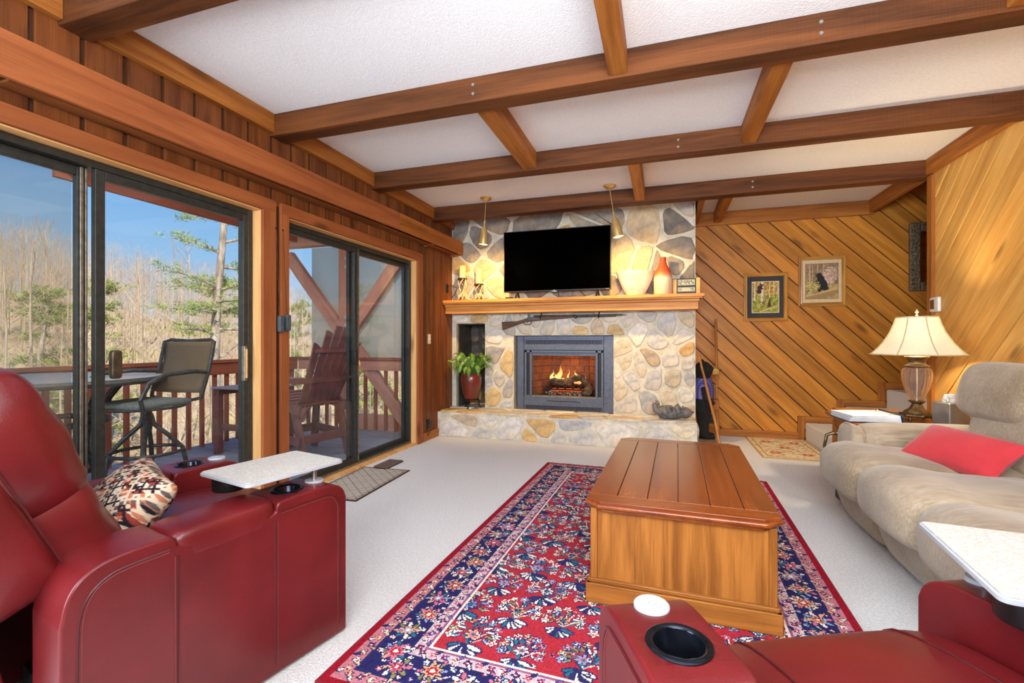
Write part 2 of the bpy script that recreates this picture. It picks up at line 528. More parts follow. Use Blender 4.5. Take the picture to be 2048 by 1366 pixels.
M_['brass'] = pm('brushed_brass', S(222, 192, 128), S(206, 174, 108), 60, 0.34, metal=0.6, stretch=(1, 1, .1))
# ------------------------------------------------------------------ room shell
XL, XR, YB, YC, YH, ZC, YR = -2.66, 2.27, 6.38, 5.68, 5.26, 2.785, -2.9
fl = MB().box(XL - .12, XR + 2.3, YR, YB + .1, -0.12, 0.0).build('floor', M_['carpet']); tag(fl, kind='structure', label='cream cut pile carpet over the whole room')
ce = MB().box(XL - .2, XR, YR, YB, ZC, ZC + .1).build('ceiling', M_['ceiling']); tag(ce, kind='structure', label='white textured ceiling between the beams')

def struct(name, label=None):
    o = bpy.data.objects.new(name, None); COL.objects.link(o); o.empty_display_size = .1
    return tag(o, label, kind='structure')

# --- left wall (vertical boards, two sliding door openings)
wl = struct('wall_left', 'left wall of vertical stained boards with two sliding doors')
D1 = (0.93, 2.57); D2 = (2.82, 4.735); ZO = 2.085
bk = MB()
for (a, b, z0, z1) in [(YR, D1[0], 0, ZC), (D1[1], D2[0], 0, ZC), (D2[1], YB, 0, ZC), (D1[0], D1[1], ZO, ZC), (D2[0], D2[1], ZO, ZC)]:
    bk.box(XL - .19, XL - .018, a, b, z0, z1)
bk.build('backing', M_['groove'], wl)
y = 0.0
edges = []
while y < YC:
    w = 0.168 + 0.01 * random.random()
    edges.append((y, min(y + w, YC))); y += w + 0.020
for (a, b) in edges:
    spans = [(0.0, ZC - .05)]
    c = (a + b) / 2
    for D in (D1, D2):
        if D[0] - .07 < c < D[1] + .07: spans = [(ZO + .06, ZC - .05)]
    for (z0, z1) in spans:
        board('plank', (XL - .009, c, z0), (XL - .009, c, z1), b - a, .018, M_['lboard'], wl, up=(1, 0, 0), ch=.004)
for i, (a, b) in enumerate([(D2[1] + .135, YH)]):
    o = board('baseboard_left', (XL + .01, a, .05), (XL + .01, b, .05), .09, .022, M_['trimw'], up=(1, 0, 0)); tag(o, kind='structure')

# --- right wall and back wall: planks at 45 degrees
def diag_planks(par, u0, u1, v0, v1, to3, normal, w, mat, sign, t=.018, gap=.006):
    """clip 45 degree strips to the rectangle; to3 maps (u,v)->3D"""
    d = (1 / math.sqrt(2), sign / math.sqrt(2)); n = (-d[1], d[0])
    cs = [(u, v) for u in (u0, u1) for v in (v0, v1)]
    lo = min(c[0] * n[0] + c[1] * n[1] for c in cs); hi = max(c[0] * n[0] + c[1] * n[1] for c in cs)
    s = lo - 0.05
    while s < hi:
        rect = [(u0, v0), (u1, v0), (u1, v1), (u0, v1)]
        p = clip_poly(rect, n[0], n[1], s + w - gap)
        if len(p) > 2: p = clip_poly(p, -n[0], -n[1], -(s + gap))
        if len(p) > 2 and abs(area(p)) > .002:
            cu = sum(q[0] for q in p) / len(p); cv = sum(q[1] for q in p) / len(p)
            loc = [((q[0] - cu) * d[0] + (q[1] - cv) * d[1], (q[0] - cu) * n[0] + (q[1] - cv) * n[1]) for q in p]
            if area(loc) < 0: loc.reverse()
            o3 = Vector(to3(cu, cv)); X = Vector(to3(cu + d[0], cv + d[1])) - o3; Y = Vector(to3(cu + n[0], cv + n[1])) - o3
            Z = Vector(normal)
            M = Matrix(((X.x, Y.x, Z.x, o3.x), (X.y, Y.y, Z.y, o3.y), (X.z, Y.z, Z.z, o3.z), (0, 0, 0, 1)))
            mb = MB().slab(loc, 0, t, .006)
            if X.cross(Y).dot(Z) < 0: mb.f = [tuple(reversed(f)) for f in mb.f]
            mb.build('plank', mat, par, M=M)
        s += w

wb = struct('wall_back', 'back wall of diagonal cedar planks beside the stone chimney')
MB().box(XL - .2, 4.6, YB, YB + .12, -.1, 4.1).build('backing', M_['groove'], wb)
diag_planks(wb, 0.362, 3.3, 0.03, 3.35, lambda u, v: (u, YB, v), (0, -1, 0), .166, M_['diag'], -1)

wr = struct('wall_right', 'right wall of diagonal cedar planks behind the sofa')
MB().box(XR + .02, XR + .14, YR, 5.12, -.1, ZC + .1).build('backing', M_['groove'], wr)
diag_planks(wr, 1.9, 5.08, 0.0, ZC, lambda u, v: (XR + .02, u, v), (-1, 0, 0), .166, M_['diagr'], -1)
MB().box(XR, XR + .02, YR, 1.9, 0, ZC).build('panel', M_['plain'], wr)
o = board('trim_1', (XR + .05, 5.125, 0.0), (XR + .05, 5.125, ZC - .15), .13, .03, M_['trimw'], up=(0, -1, 0)); tag(o, kind='structure')
o = board('trim_2', (XR - .012, 5.075, 0.0), (XR - .012, 5.075, ZC - .15), .075, .03, M_['joist'], up=(-1, 0, 0)); tag(o, kind='structure')
we = struct('wall_rear', 'rear wall of the room behind the seats')
MB().box(XL - .2, XR + .2, YR - .1, YR, 0, ZC + .1).build('panel', M_['plain'], we)
ws = struct('wall_stairwell', 'walls that close the stairwell')
MB().box(XR + .14, 4.6, 5.1, 5.16, -.1, 4.1).box(4.5, 4.6, 5.1, YB, -.1, 4.1).build('panel', M_['plain'], ws)
MB().box(XR, 4.6, 5.1, YB, 4.1, 4.2).build('ceiling_stairwell', M_['ceiling'])['kind'] = 'structure'
MB().box(XR - .0, XR + .03, 5.1, YB, ZC, 4.1).build('wall_upper', M_['plain'])['kind'] = 'structure'

# --- beams, joists, ceiling trim
ZB = 2.63
def bolt(par, x, y, z):
    MB().lathe([(.0, .006), (.009, .006), (.011, .003), (.011, 0)], 10, M=T(x, y, z) @ RX(PI / 2)).build('bolt', M_['steel'], par, smooth=True)
for i, (yb, bolts) in enumerate([(1.42, []), (2.65, [(-1.10,), (0.74,)]), (3.86, [(0.115,)]), (5.09, [(.84,)])]):
    L = 'exposed rough sawn ceiling beam, ' + ['nearest to the camera, with its left end at the picture corner', 'second from the camera, with two pairs of bolts', 'third from the camera, in front of the pendant lamps', 'last before the chimney, behind the pendant lamps'][i]
    o = board('ceiling_beam', (XL - .02, yb + .07, (ZB + ZC) / 2), (XR + .06, yb + .07, (ZB + ZC) / 2), .14, ZC - ZB, M_['beam'], ch=.006)
    tag(o, L, kind='structure')
    for (bx,) in bolts:
        bolt(o, bx, yb + .002, 2.735); bolt(o, bx, yb + .002, 2.68)
for (x, y0, y1, w) in [(-.235, 1.56, 2.65, .10), (-1.08, 2.79, 3.86, .12), (.61, 2.79, 3.86, .10), (-.225, 4.0, 5.09, .10), (.65, 5.23, YB, .085), (.40, 5.23, YB, .05), (1.5, 1.56, 2.65, .10)]:
    o = board('ceiling_joist', (x, y0, ZB + .085), (x, y1, ZB + .085), w, .14, M_['joist'], ch=.005); tag(o, kind='structure')
k = 3
for (a, b) in [(YR, 1.42), (1.56, 2.65), (2.79, 3.86), (4.0, 5.09), (5.23, YC)]:
    o = board('trim_%d' % k, (XL + .022, a, ZC - .07), (XL + .022, b, ZC - .07), .135, .044, M_['joist'], up=(1, 0, 0)); tag(o, kind='structure'); k += 1
    o = board('trim_%d' % k, (XR - .022, a, ZC - .07), (XR - .022, min(b, 5.09), ZC - .07), .135, .044, M_['joist'], up=(1, 0, 0)) if a < 5 else None
    if o: tag(o, kind='structure'); k += 1
o = board('trim_%d' % k, (XR - .0, 5.23, ZC - .075), (XR - .0, YB - .02, ZC - .075), .15, .05, M_['joist'], up=(1, 0, 0)); tag(o, kind='structure'); k += 1
o = board('trim_%d' % k, (.355, YB - .022, ZC - .085), (XR + .03, YB - .022, ZC - .085), .165, .044, M_['joist'], up=(0, -1, 0)); tag(o, kind='structure'); k += 1

# --- cornice board over the doors
vb = MB()
va = [(0.2, 2.205, 2.40), (4.106, 2.285, 2.452)]; vc = [(4.11, 2.285, 2.452), (5.66, 2.30, 2.466)]
vo = thing('window_cornice', 'long cedar cornice board fixed over both sliding doors', 'cornice', (-2.5, 3.0, 2.3))
for seg in (va, vc):
    (y0, zb0, zt0), (y1, zb1, zt1) = seg
    mb = MB(); L = y1 - y0
    mb.add([(-L / 2, -.012, zb0 - 2.35), (L / 2, -.012, zb1 - 2.35), (L / 2, .012, zb1 - 2.35), (-L / 2, .012, zb0 - 2.35),
            (-L / 2, -.012, zt0 - 2.35), (L / 2, -.012, zt1 - 2.35), (L / 2, .012, zt1 - 2.35), (-L / 2, .012, zt0 - 2.35)],
           [(0, 3, 2, 1), (4, 5, 6, 7), (0, 1, 5, 4), (1, 2, 6, 5), (2, 3, 7, 6), (3, 0, 4, 7)])
    mb.build('face_board', M_['cedar'] if y0 < 4 else M_['joist'], vo, M=T(-2.5, (y0 + y1) / 2, 2.35) @ RZ(PI / 2), bevel=.003, seg=1)
for yb in (0.25, 2.7, 4.9, 5.62):
    board('bracket', (XL + .001, yb, 2.34), (-2.513, yb, 2.36), .02, .13, M_['cedar'], vo)
board('lining', (-2.60, 1.2, 2.245), (-2.60, 5.6, 2.305), .10, .012, M_['lboard'], vo)

# ------------------------------------------------------------------ sliding doors
def rectframe(mb, x0, x1, y0, y1, z0, z1, w):
    mb.box(x0, x1, y0, y0 + w, z0, z1).box(x0, x1, y1 - w, y1, z0, z1).box(x0, x1, y0 + w, y1 - w, z0, z0 + w).box(x0, x1, y0 + w, y1 - w, z1 - w, z1)
    return mb
M_['screen'] = glass_mat('insect_screen', (0.88, 0.88, 0.86, 1), 0.0, S(170, 168, 156), 0.10)
M_['shade'] = glass_mat('mesh_shade', (0.74, 0.74, 0.72, 1), 0.0, S(206, 206, 198), 0.40)
def sliding_door(name, label, D, meet, slider_first, XD):
    d = struct(name, label)
    y0, y1 = D
    zs = 0.035
    # wooden jambs, head and casing
    board('jamb', (XL - .075, y0 - .009, 0), (XL - .075, y0 - .009, ZO), .15, .02, M_['jamb'], d, up=(0, 1, 0))
    board('jamb', (XL - .075, y1 + .009, 0), (XL - .075, y1 + .009, ZO), .15, .02, M_['jamb'], d, up=(0, 1, 0))
    board('head', (XL - .075, y0 - .02, ZO + .009), (XL - .075, y1 + .02, ZO + .009), .15, .02, M_['jamb'], d)
    for (ya, yb) in ((y0 - .05, None), (y1 + .06, None)):
        board('casing', (XL + .012, ya, 0), (XL + .012, ya, ZO + .085), .085 if ya < y0 else .12, .026, M_['cedar'], d, up=(1, 0, 0), ch=.006)
    board('casing', (XL + .012, y0 - .09, ZO + .05), (XL + .012, y1 + .11, ZO + .05), .09, .027, M_['cedar'], d, up=(1, 0, 0), ch=.006)
    MB().box(XL - .2, XL + .01, y0, y1, -.02, .02).build('threshold', M_['jamb'], d, bevel=.004, seg=1)
    # aluminium frame
    rectframe(MB(), XD - .055, XD + .04, y0 + .004, y1 - .004, .02, ZO - .004, .035).build('door_frame', M_['alu'], d, bevel=.003, seg=1)
    MB().box(XD - .05, XD + .05, y0 + .04, y1 - .04, .02, .04).box(XD + .018, XD + .024, y0 + .04, y1 - .04, .04, .055).box(XD - .034, XD - .028, y0 + .04, y1 - .04, .04, .055).build('track', M_['alu2'], d)
    for i, (a, b) in enumerate([(y0 + .03, meet + .03), (meet - .03, y1 - .03)] if name != 'door_1' else [(y0 + .03, 1.606), (1.613, y1 - .03)]):
        inner = (i == 0) == slider_first
        x = XD + .02 if inner else XD - .028
        s = rectframe(MB(), x - .017, x + .017, a, b, .045, ZO - .04, .045).build('sash', M_['alu'], d, bevel=.003, seg=1)
        MB().box(x - .003, x + .003, a + .04, b - .04, .085, ZO - .08).build('pane', M_['glass'], s)
        if not inner:
            MB().box(x - .035, x - .034, a + .04, b - .04, .085, ZO - .08).build('screen', M_['screen'], d) if name == 'door_1' else None
    return d
XD = XL - .105
d1 = sliding_door('door_1', 'sliding glass door nearer to the camera, bar stool outside it', D1, 1.66, False, XD)
d2 = sliding_door('door_2', 'sliding glass door nearer to the fireplace, slatted chair outside it', D2, 3.72, True, XD)
# meeting stile bright strip, latches and pulls
MB().box(XD - .011, XD + .0, 1.57, 1.585, .045, ZO - .04).box(XD - .011, XD - .002, 1.592, 1.604, .045, ZO - .04).build('stile', M_['alu2'], d1, bevel=.003, seg=1)
MB().soft((.035, .05, .15), 6, 6, M=T(XD + .045, 1.70, 1.05)).build('latch', pm('bronze_latch', S(92, 80, 62), S(70, 60, 46), 30, .4, metal=.6), d1, smooth='all')
MB().box(XD + .02, XD + .05, 2.49, 2.515, .90, 1.14).build('pull_handle', M_['alu2'], d1, bevel=.006)
MB().box(XD + .05, XD + .058, 2.495, 2.51, .92, 1.12).build('grip', M_['jamb'], d1, bevel=.003)
MB().soft((.035, .05, .13), 6, 6, M=T(XD + .045, 3.71, 1.02)).build('latch', M_['black'], d2, smooth='all')
MB().box(XD - .0, XD + .05, 4.67, 4.70, 1.0, 1.1).build('latch', M_['black'], d2, bevel=.004)
MB().box(XD + .03, XD + .042, 3.755, 3.77, .045, ZO - .04).build('stile', M_['alu2'], d2)

# ------------------------------------------------------------------ stairs in the back corner
st = thing('carpeted_stairs', 'carpeted staircase climbing out of the back corner behind the sofa', 'stairs', (1.62, 5.8, 0))
for i in range(6):
    x = 1.61 + .40 * i
    MB().box(x, x + .44, 5.18, YB - .03, 0 if i < 2 else .21 * i - .1, .21 * (i + 1)).build('step', M_['carpet'], st, bevel=.02, seg=3)
def tb(name, p, q, w=.07):
    o = board(name, p, q, w, .022, M_['trimw'], up=(0, -1, 0), ext=0.0); o['kind'] = 'structure'; return o
yq = YB - .012 - .018
tb('baseboard_back', (.36, yq, .045), (1.60, yq, .045), .09)
z = 0.0
kk = 20
for i in range(4):
    x = 1.60 + .40 * i
    tb('trim_%d' % kk, (x - .035, yq - .002, z + (.0 if i == 0 else .076)), (x - .035, yq - .002, z + .285)); kk += 1
    tb('trim_%d' % kk, (x + .001, yq, .21 * (i + 1) + .04), (x + .40 - .001, yq, .21 * (i + 1) + .04)); kk += 1
    z = .21 * (i + 1)

# ------------------------------------------------------------------ stone chimney and hearth
sf = thing('stone_fireplace', 'field stone chimney with raised hearth on the back wall', 'fireplace', (-1.1, YC, 0))
FX0, FX1, FZ1 = -1.80, -.555, 1.245     # firebox opening
NX0, NX1, NZ1 = -2.595, -2.19, 1.405    # wood niche
CX1 = .355
core = MB()
core.box(XL + .003, CX1, YC, YB - .003, 1.405, ZC - .003).box(FX1, CX1, YC, YB - .003, 0.002, 1.405).box(NX1, FX0, YC, YB - .003, 0.002, 1.405).box(XL + .003, NX0, YC, YB - .003, .002, 1.405)
core.box(FX0, FX1, YC, YB - .003, FZ1, 1.405).box(FX0, FX1, YC + .62, YB - .003, 0, FZ1).box(NX0, NX1, YC + .5, YB - .003, .2, NZ1).box(NX0, NX1, YC, YB - .003, .002, .3).box(FX0, FX1, YC, YB - .003, .002, .3)
core.build('masonry', M_['mortar'], sf)
M_['niche'] = pm('shaded_niche_stone', S(92, 82, 70), S(66, 58, 48), 9, .9, bump=.6, bscale=40)  # shade of the niche put into the stone colour
MB().box(NX1 - .012, NX1 + .0, YC + .03, YC + .5, .30, NZ1).box(NX0, NX0 + .012, YC + .06, YC + .5, .30, NZ1).box(NX0, NX1, YC + .04, YC + .5, NZ1 - .012, NZ1).box(NX0, NX1, YC + .49, YC + .5, .3, NZ1).build('niche_shade_lining', M_['niche'], sf)  # thin dark boxes added over the masonry to stand in for shade
MB().box(XL + .003, .345, YH, YC, 0.002, .30).build('hearth_base', M_['mortar'], sf)

PAL = [S(186, 182, 172), S(172, 168, 160), S(212, 182, 128), S(206, 166, 108), S(208, 198, 178), S(218, 210, 192), S(190, 188, 180), S(196, 176, 148), S(220, 212, 194), S(206, 200, 188), S(210, 196, 166)]
def stones(u0, u1, v0, v1, holes, cell, to3, normal, seed, gap=.017, asp=1.0, th=(.012, .026), pal=PAL):
    r = random.Random(seed)
    pts = []
    tries = 0
    n = int((u1 - u0) * (v1 - v0) / (cell * cell))
    while len(pts) < n and tries < 40000:
        tries += 1
        p = (r.uniform(u0, u1), r.uniform(v0, v1))
        if any(h[0] - .02 < p[0] < h[1] + .02 and h[2] - .02 < p[1] < h[3] + .02 for h in holes): continue
        k = cell * r.choice([.55, .75, .9, 1.0])
        if all(((p[0] - q[0]) * asp) ** 2 + (p[1] - q[1]) ** 2 > (k * .8) ** 2 for q in pts): pts.append(p)
    out = []
    for p in pts:
        poly = [(u0, v0), (u1, v0), (u1, v1), (u0, v1)]
        for q in pts:
            if q is p: continue
            dx, dy = (q[0] - p[0]) * asp ** 2, q[1] - p[1]
            mx, my = (p[0] + q[0]) / 2, (p[1] + q[1]) / 2
            poly = clip_poly(poly, dx, dy, dx * mx + dy * my - gap * math.hypot(dx, dy))
            if len(poly) < 3: break
        if len(poly) < 3: continue
        for (a, b, c, d) in holes:
            xs = [q[0] for q in poly]; ys = [q[1] for q in poly]
            if max(xs) < a or min(xs) > b or max(ys) < c or min(ys) > d: continue
            opts = [(a - p[0], (1, 0, a - .004)), (p[0] - b, (-1, 0, -b - .004)), (c - p[1], (0, 1, c - .004)), (p[1] - d, (0, -1, -d - .004))]
            poly = clip_poly(poly, *max(opts)[1])
            if len(poly) < 3: break
        if len(poly) < 3: continue
        e = .008
        for cl in ((-1, 0, -u0 - e), (1, 0, u1 - e), (0, -1, -v0 - e), (0, 1, v1 - e)):
            poly = clip_poly(poly, *cl)
            if len(poly) < 3: break
        if len(poly) < 3 or abs(area(poly)) < .0035 or abs(area(poly)) < .12 * max(math.dist(a_, b_) for a_ in poly for b_ in poly) ** 2: continue
        if area(poly) < 0: poly.reverse()
        pl = poly
        for _ in range(2):
            q = []
            for i in range(len(pl)):
                A, B = pl[i], pl[(i + 1) % len(pl)]
                q += [(A[0] * .78 + B[0] * .22, A[1] * .78 + B[1] * .22), (A[0] * .22 + B[0] * .78, A[1] * .22 + B[1] * .78)]
            pl = q
        if len(pl) > 20: pl = pl[::2]
        out.append(pl)
    for pl in out:
        cu = sum(q[0] for q in pl) / len(pl); cv = sum(q[1] for q in pl) / len(pl)
        loc = [((q[0] - cu) * (1 + r.uniform(-.09, .06)), (q[1] - cv) * (1 + r.uniform(-.09, .06))) for q in pl]
        o3 = Vector(to3(cu, cv)); X = Vector(to3(cu + 1, cv)) - o3; Y = Vector(to3(cu, cv + 1)) - o3; Z = Vector(normal)
        M = Matrix(((X.x, Y.x, Z.x, o3.x), (X.y, Y.y, Z.y, o3.y), (X.z, Y.z, Z.z, o3.z), (0, 0, 0, 1)))
        t = r.uniform(*th)
        mb = MB().slab(loc, -.004, t, .009)
        if X.cross(Y).dot(Z) < 0: mb.f = [tuple(reversed(f)) for f in mb.f]
        c = r.choice(pal); k = r.uniform(.82, 1.12)
        if normal[1] < 0 and cv > 1.7: c = r.choice([S(150, 142, 128), S(132, 124, 112), S(170, 160, 142), S(196, 176, 140), S(200, 164, 108), S(180, 172, 158), S(142, 136, 128)])
        mb.build('stone', M_['stone'], sf, M=M, color=(c[0] * k, c[1] * k, c[2] * k * 1.06, 1))
stones(XL, CX1, 1.70, ZC, [], .33, lambda u, v: (u, YC, v), (0, -1, 0), 5, th=(.008, .022), gap=.014)
stones(XL, CX1, .32, 1.53, [(FX0, FX1, .0, FZ1), (NX0, NX1, 0, NZ1)], .275, lambda u, v: (u, YC, v), (0, -1, 0), 6, th=(.006, .020), gap=.014, asp=1.15)
stones(XL, .345, 0.0, .285, [], .245, lambda u, v: (u, YH, v), (0, -1, 0), 8, th=(.006, .018), asp=.9, pal=PAL + [S(206, 170, 112), S(188, 186, 182), S(216, 206, 188)])
stones(XL, .355, YH - .02, YC, [], .25, lambda u, v: (u, v, .30), (0, 0, 1), 9, asp=.55, th=(.016, .022), gap=.009)
stones(YH, YC, 0.0, .285, [], .2, lambda u, v: (.345, u, v), (1, 0, 0), 12)
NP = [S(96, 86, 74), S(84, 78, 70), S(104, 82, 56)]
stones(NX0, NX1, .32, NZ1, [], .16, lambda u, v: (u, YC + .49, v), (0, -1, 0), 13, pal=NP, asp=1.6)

# --- mantel shelf
ms = thing('mantel_shelf', 'pine mantel shelf with stepped moulding across the stone chimney', 'mantel', (-1.1, YC, 1.53))
XM0, XM1 = XL + .005, .43
board('shelf_board', (XM0, 5.54, 1.672), (XM1, 5.54, 1.672), .30, .036, M_['mantel'], ms, ch=.004)
board('shelf_board', (XM0, 5.545, 1.646), (XM1 - .02, 5.545, 1.646), .27, .016, M_['mantel'], ms)
board('moulding', (XM0, 5.55, 1.622), (XM1 - .045, 5.55, 1.622), .22, .032, M_['mantel'], ms, ch=.008)
board('face_board', (XM0, 5.565, 1.567), (XM1 - .06, 5.565, 1.567), .19, .085, M_['mantel'], ms)

# ------------------------------------------------------------------ outlets, switch, thermostat, floor register
def outlet(name, label, M, mat, dark):
    t = thing(name, label, 'outlet', M.translation)
    MB().box(-.036, .036, -.058, .058, 0, .006).build('cover_plate', mat, t, M=M, bevel=.003)
    for s in (-1, 1):
        MB().box(-.017, .017, s * .025 - .016, s * .025 + .016, .005, .010).build('socket', dark, t, M=M, bevel=.003)
    return t
Mleft = Matrix(((0, 0, 1, XL), (1, 0, 0, 0), (0, 1, 0, 0), (0, 0, 0, 1)))
sw = thing('light_switch', 'cream light switch plate on the left wall past the far door', 'switch', (XL, 5.04, 1.2))
MB().box(-.036, .036, -.058, .058, 0, .006).build('cover_plate', pm('ivory_plate', S(236, 222, 190), None, 30, .4), sw, M=T(0, 5.04, 1.2) @ Mleft, bevel=.003)
MB().box(-.006, .006, -.012, .012, .005, .018).build('toggle', M_['white'], sw, M=T(0, 5.04, 1.2) @ Mleft, bevel=.002)
ol = outlet('wall_outlet', 'brown outlet low on the left wall beside the hearth, cord plugged in', T(0, 5.02, .19) @ Mleft, M_['blackmetal'], M_['black'])
MB().tube([(XL + .012, 5.02, .215), (XL + .04, 5.02, .22), (XL + .05, 4.99, .12), (XL + .03, 4.955, .06), (XL + .03, 4.94, .16), (XL + .02, 4.935, .26)], .004, 6).build('cord', M_['black'], ol, smooth=True)
Mback = Matrix(((1, 0, 0, 0), (0, 0, -1, YB - .018), (0, 1, 0, 0), (0, 0, 0, 1)))
outlet('wall_outlet', 'dark outlet on the diagonal plank wall beside the bear figure', T(.575, 0, .20) @ Mback, pm('bronze_plate', S(62, 56, 50), None, 30, .5), M_['black'])
om = outlet('wall_outlet', 'small black outlet on the left wall just above the mantel', T(0, 5.53, 1.86) @ Mleft, M_['black'], M_['blackmetal'])
MB().tube([(XL + .012, 5.53, 1.885), (XL + .06, 5.54, 1.90), (XL + .13, 5.55, 1.86), (XL + .11, 5.56, 1.80), (XL + .05, 5.58, 1.74), (XL + .10, 5.6, 1.695)], .004, 6).build('cord', M_['black'], om, smooth=True)
th = thing('thermostat', 'white square thermostat on the right wall above the table lamp', 'thermostat', (XR, 5.03, 1.49))
Mright = Matrix(((0, 0, -1, XR), (-1, 0, 0, 5.0), (0, 1, 0, 1.49), (0, 0, 0, 1)))
MB().box(-.07, .07, -.066, .066, 0, .028).build('housing', M_['white'], th, M=Mright, bevel=.012, seg=3)
MB().box(-.05, .012, -.038, .042, .027, .031).build('screen', pm('lcd_brown', S(120, 78, 42), S(100, 64, 34), 20, .25), th, M=Mright)
rg = thing('floor_register', 'bronze floor register in the carpet beside the door mat', 'vent', (-2.47, 3.87, 0))
rectframe(MB(), -.07, .07, -.155, .155, 0, 0.008, .02).build('rim', pm('bronze_vent', S(128, 104, 84), S(110, 88, 70), 30, .4, metal=.4), rg, M=T(-2.47, 3.87, 0))
for i in range(2):
    MB().box(-.052, .052, -.135 + .138 * i, -.003 + .138 * i, .0, .006).build('louver', pm('vent_louver', S(190, 172, 172), S(150, 130, 128), 60, .4, metal=.4, stretch=(1, 6, 1)), rg, M=T(-2.47, 3.87, 0))
# ------------------------------------------------------------------ fireplace insert, logs, fire
M_['firemetal'] = pm('charcoal_metal', S(92, 98, 114), S(80, 86, 102), 30, .45, metal=.3)
M_['firedark'] = pm('soot_metal', S(30, 30, 32), S(22, 22, 24), 30, .6)
M_['firebrick'] = pm('fire_brick', S(136, 82, 56), S(84, 52, 38), 7, .9, bump=.4, bscale=60)
M_['log'] = pm('ceramic_log', S(120, 96, 72), S(44, 34, 28), 14, .9, bump=1, bscale=40, bdist=.02, stretch=(.4, 1, 1))
M_['ember'] = pm('ember_glow', S(255, 120, 40), S(60, 20, 10), 40, .9, emit=S(255, 96, 24), estr=1.2)
fi = thing('fireplace_insert', 'charcoal metal gas fireplace insert with louvred vents', 'fireplace', (-1.16, YC + .05, .30))
X0, X1, Y0, Z0, Z1 = -1.765, -.558, YC + .04, .305, 1.238
MB().box(X0, X0 + .085, Y0, Y0 + .05, Z0, Z1).build('side_panel', M_['firemetal'], fi, bevel=.004)
MB().box(X1 - .115, X1, Y0, Y0 + .05, Z0, Z1).build('side_panel', M_['firemetal'], fi, bevel=.004)
xa, xb = X0 + .087, X1 - .117
def louvre(z0, z1, sz0, sz1):
    mb = MB()
    mb.box(xa, xb, Y0 + .006, Y0 + .04, z0, sz0).box(xa, xb, Y0 + .006, Y0 + .04, sz1, z1)
    mb.box(xa, xa + .02, Y0 + .006, Y0 + .04, sz0, sz1).box(xb - .02, xb, Y0 + .006, Y0 + .04, sz0, sz1)
    mb.build('vent_panel', M_['firemetal'], fi, bevel=.002, seg=1)
    MB().box(xa, xb, Y0 + .035, Y0 + .045, sz0, sz1).build('vent_backing', M_['firedark'], fi)
    n = 62
    pitch = (xb - xa - .04) / n
    me = None
    for i in range(n):
        x = xa + .02 + pitch * (i + .5)
        if me is None:
            me = MB().box(-pitch * .2, pitch * .2, 0, .022, sz0, sz1).mesh('slat'); me.materials.append(M_['firemetal'])
        o = link('slat', me, fi, M=T(x, Y0 + .007, 0))
louvre(1.065, Z1, 1.135, 1.185)
louvre(Z0, .475, .318, .365)
MB().box(xa + .4, xa + .52, Y0 + .0, Y0 + .012, 1.128, 1.14).build('latch_plate', M_['firemetal'], fi)
MB().tube([(xa + .30, Y0, .43), (xa + .36, Y0 - .012, .43), (xa + .56, Y0 - .012, .43), (xa + .72, Y0, .425)], .004, 6).build('door_handle', M_['firedark'], fi, smooth=True)
# folded door stacks and the opening
for s, x in ((1, xa), (-1, xb)):
    for j in range(3):
        MB().box(min(x + s * .004 + s * .034 * j, x + s * .034 * (j + 1)), max(x + s * .004 + s * .034 * j, x + s * .034 * (j + 1)), Y0 + .012 + .012 * (j % 2), Y0 + .10, .478, 1.06).build('folding_panel', M_['firemetal'] if j % 2 == 0 else M_['firedark'], fi, bevel=.003)
MB().box(xa, xb, Y0 + .012, Y0 + .05, 1.03, 1.062).box(xa + .1, xb - .1, Y0 + .03, Y0 + .09, .99, 1.03).build('lintel_bar', M_['firemetal'], fi, bevel=.004)
MB().box(xa, xb, Y0 + .02, Y0 + .12, .47, .49).build('sill_ledge', M_['alu2'], fi)
# firebox
bx = MB()
bl, br, yb_, zf, zt = xa + .11, xb - .11, Y0 + .50, .485, 1.035
def quadbox(mb, a, b, c, d, t=.02):
    mb.add([a, b, c, d, tuple(Vector(a) + Vector((0, t, 0))), tuple(Vector(b) + Vector((0, t, 0))), tuple(Vector(c) + Vector((0, t, 0))), tuple(Vector(d) + Vector((0, t, 0)))],
           [(0, 1, 2, 3), (7, 6, 5, 4), (0, 4, 5, 1), (1, 5, 6, 2), (2, 6, 7, 3), (3, 7, 4, 0)])
MB().box(xa, xb, Y0 + .04, yb_ + .05, zf - .04, zf).box(xa, xb, Y0 + .09, yb_ + .05, zt, zt + .02).build('firebox_floor', M_['firedark'], fi)
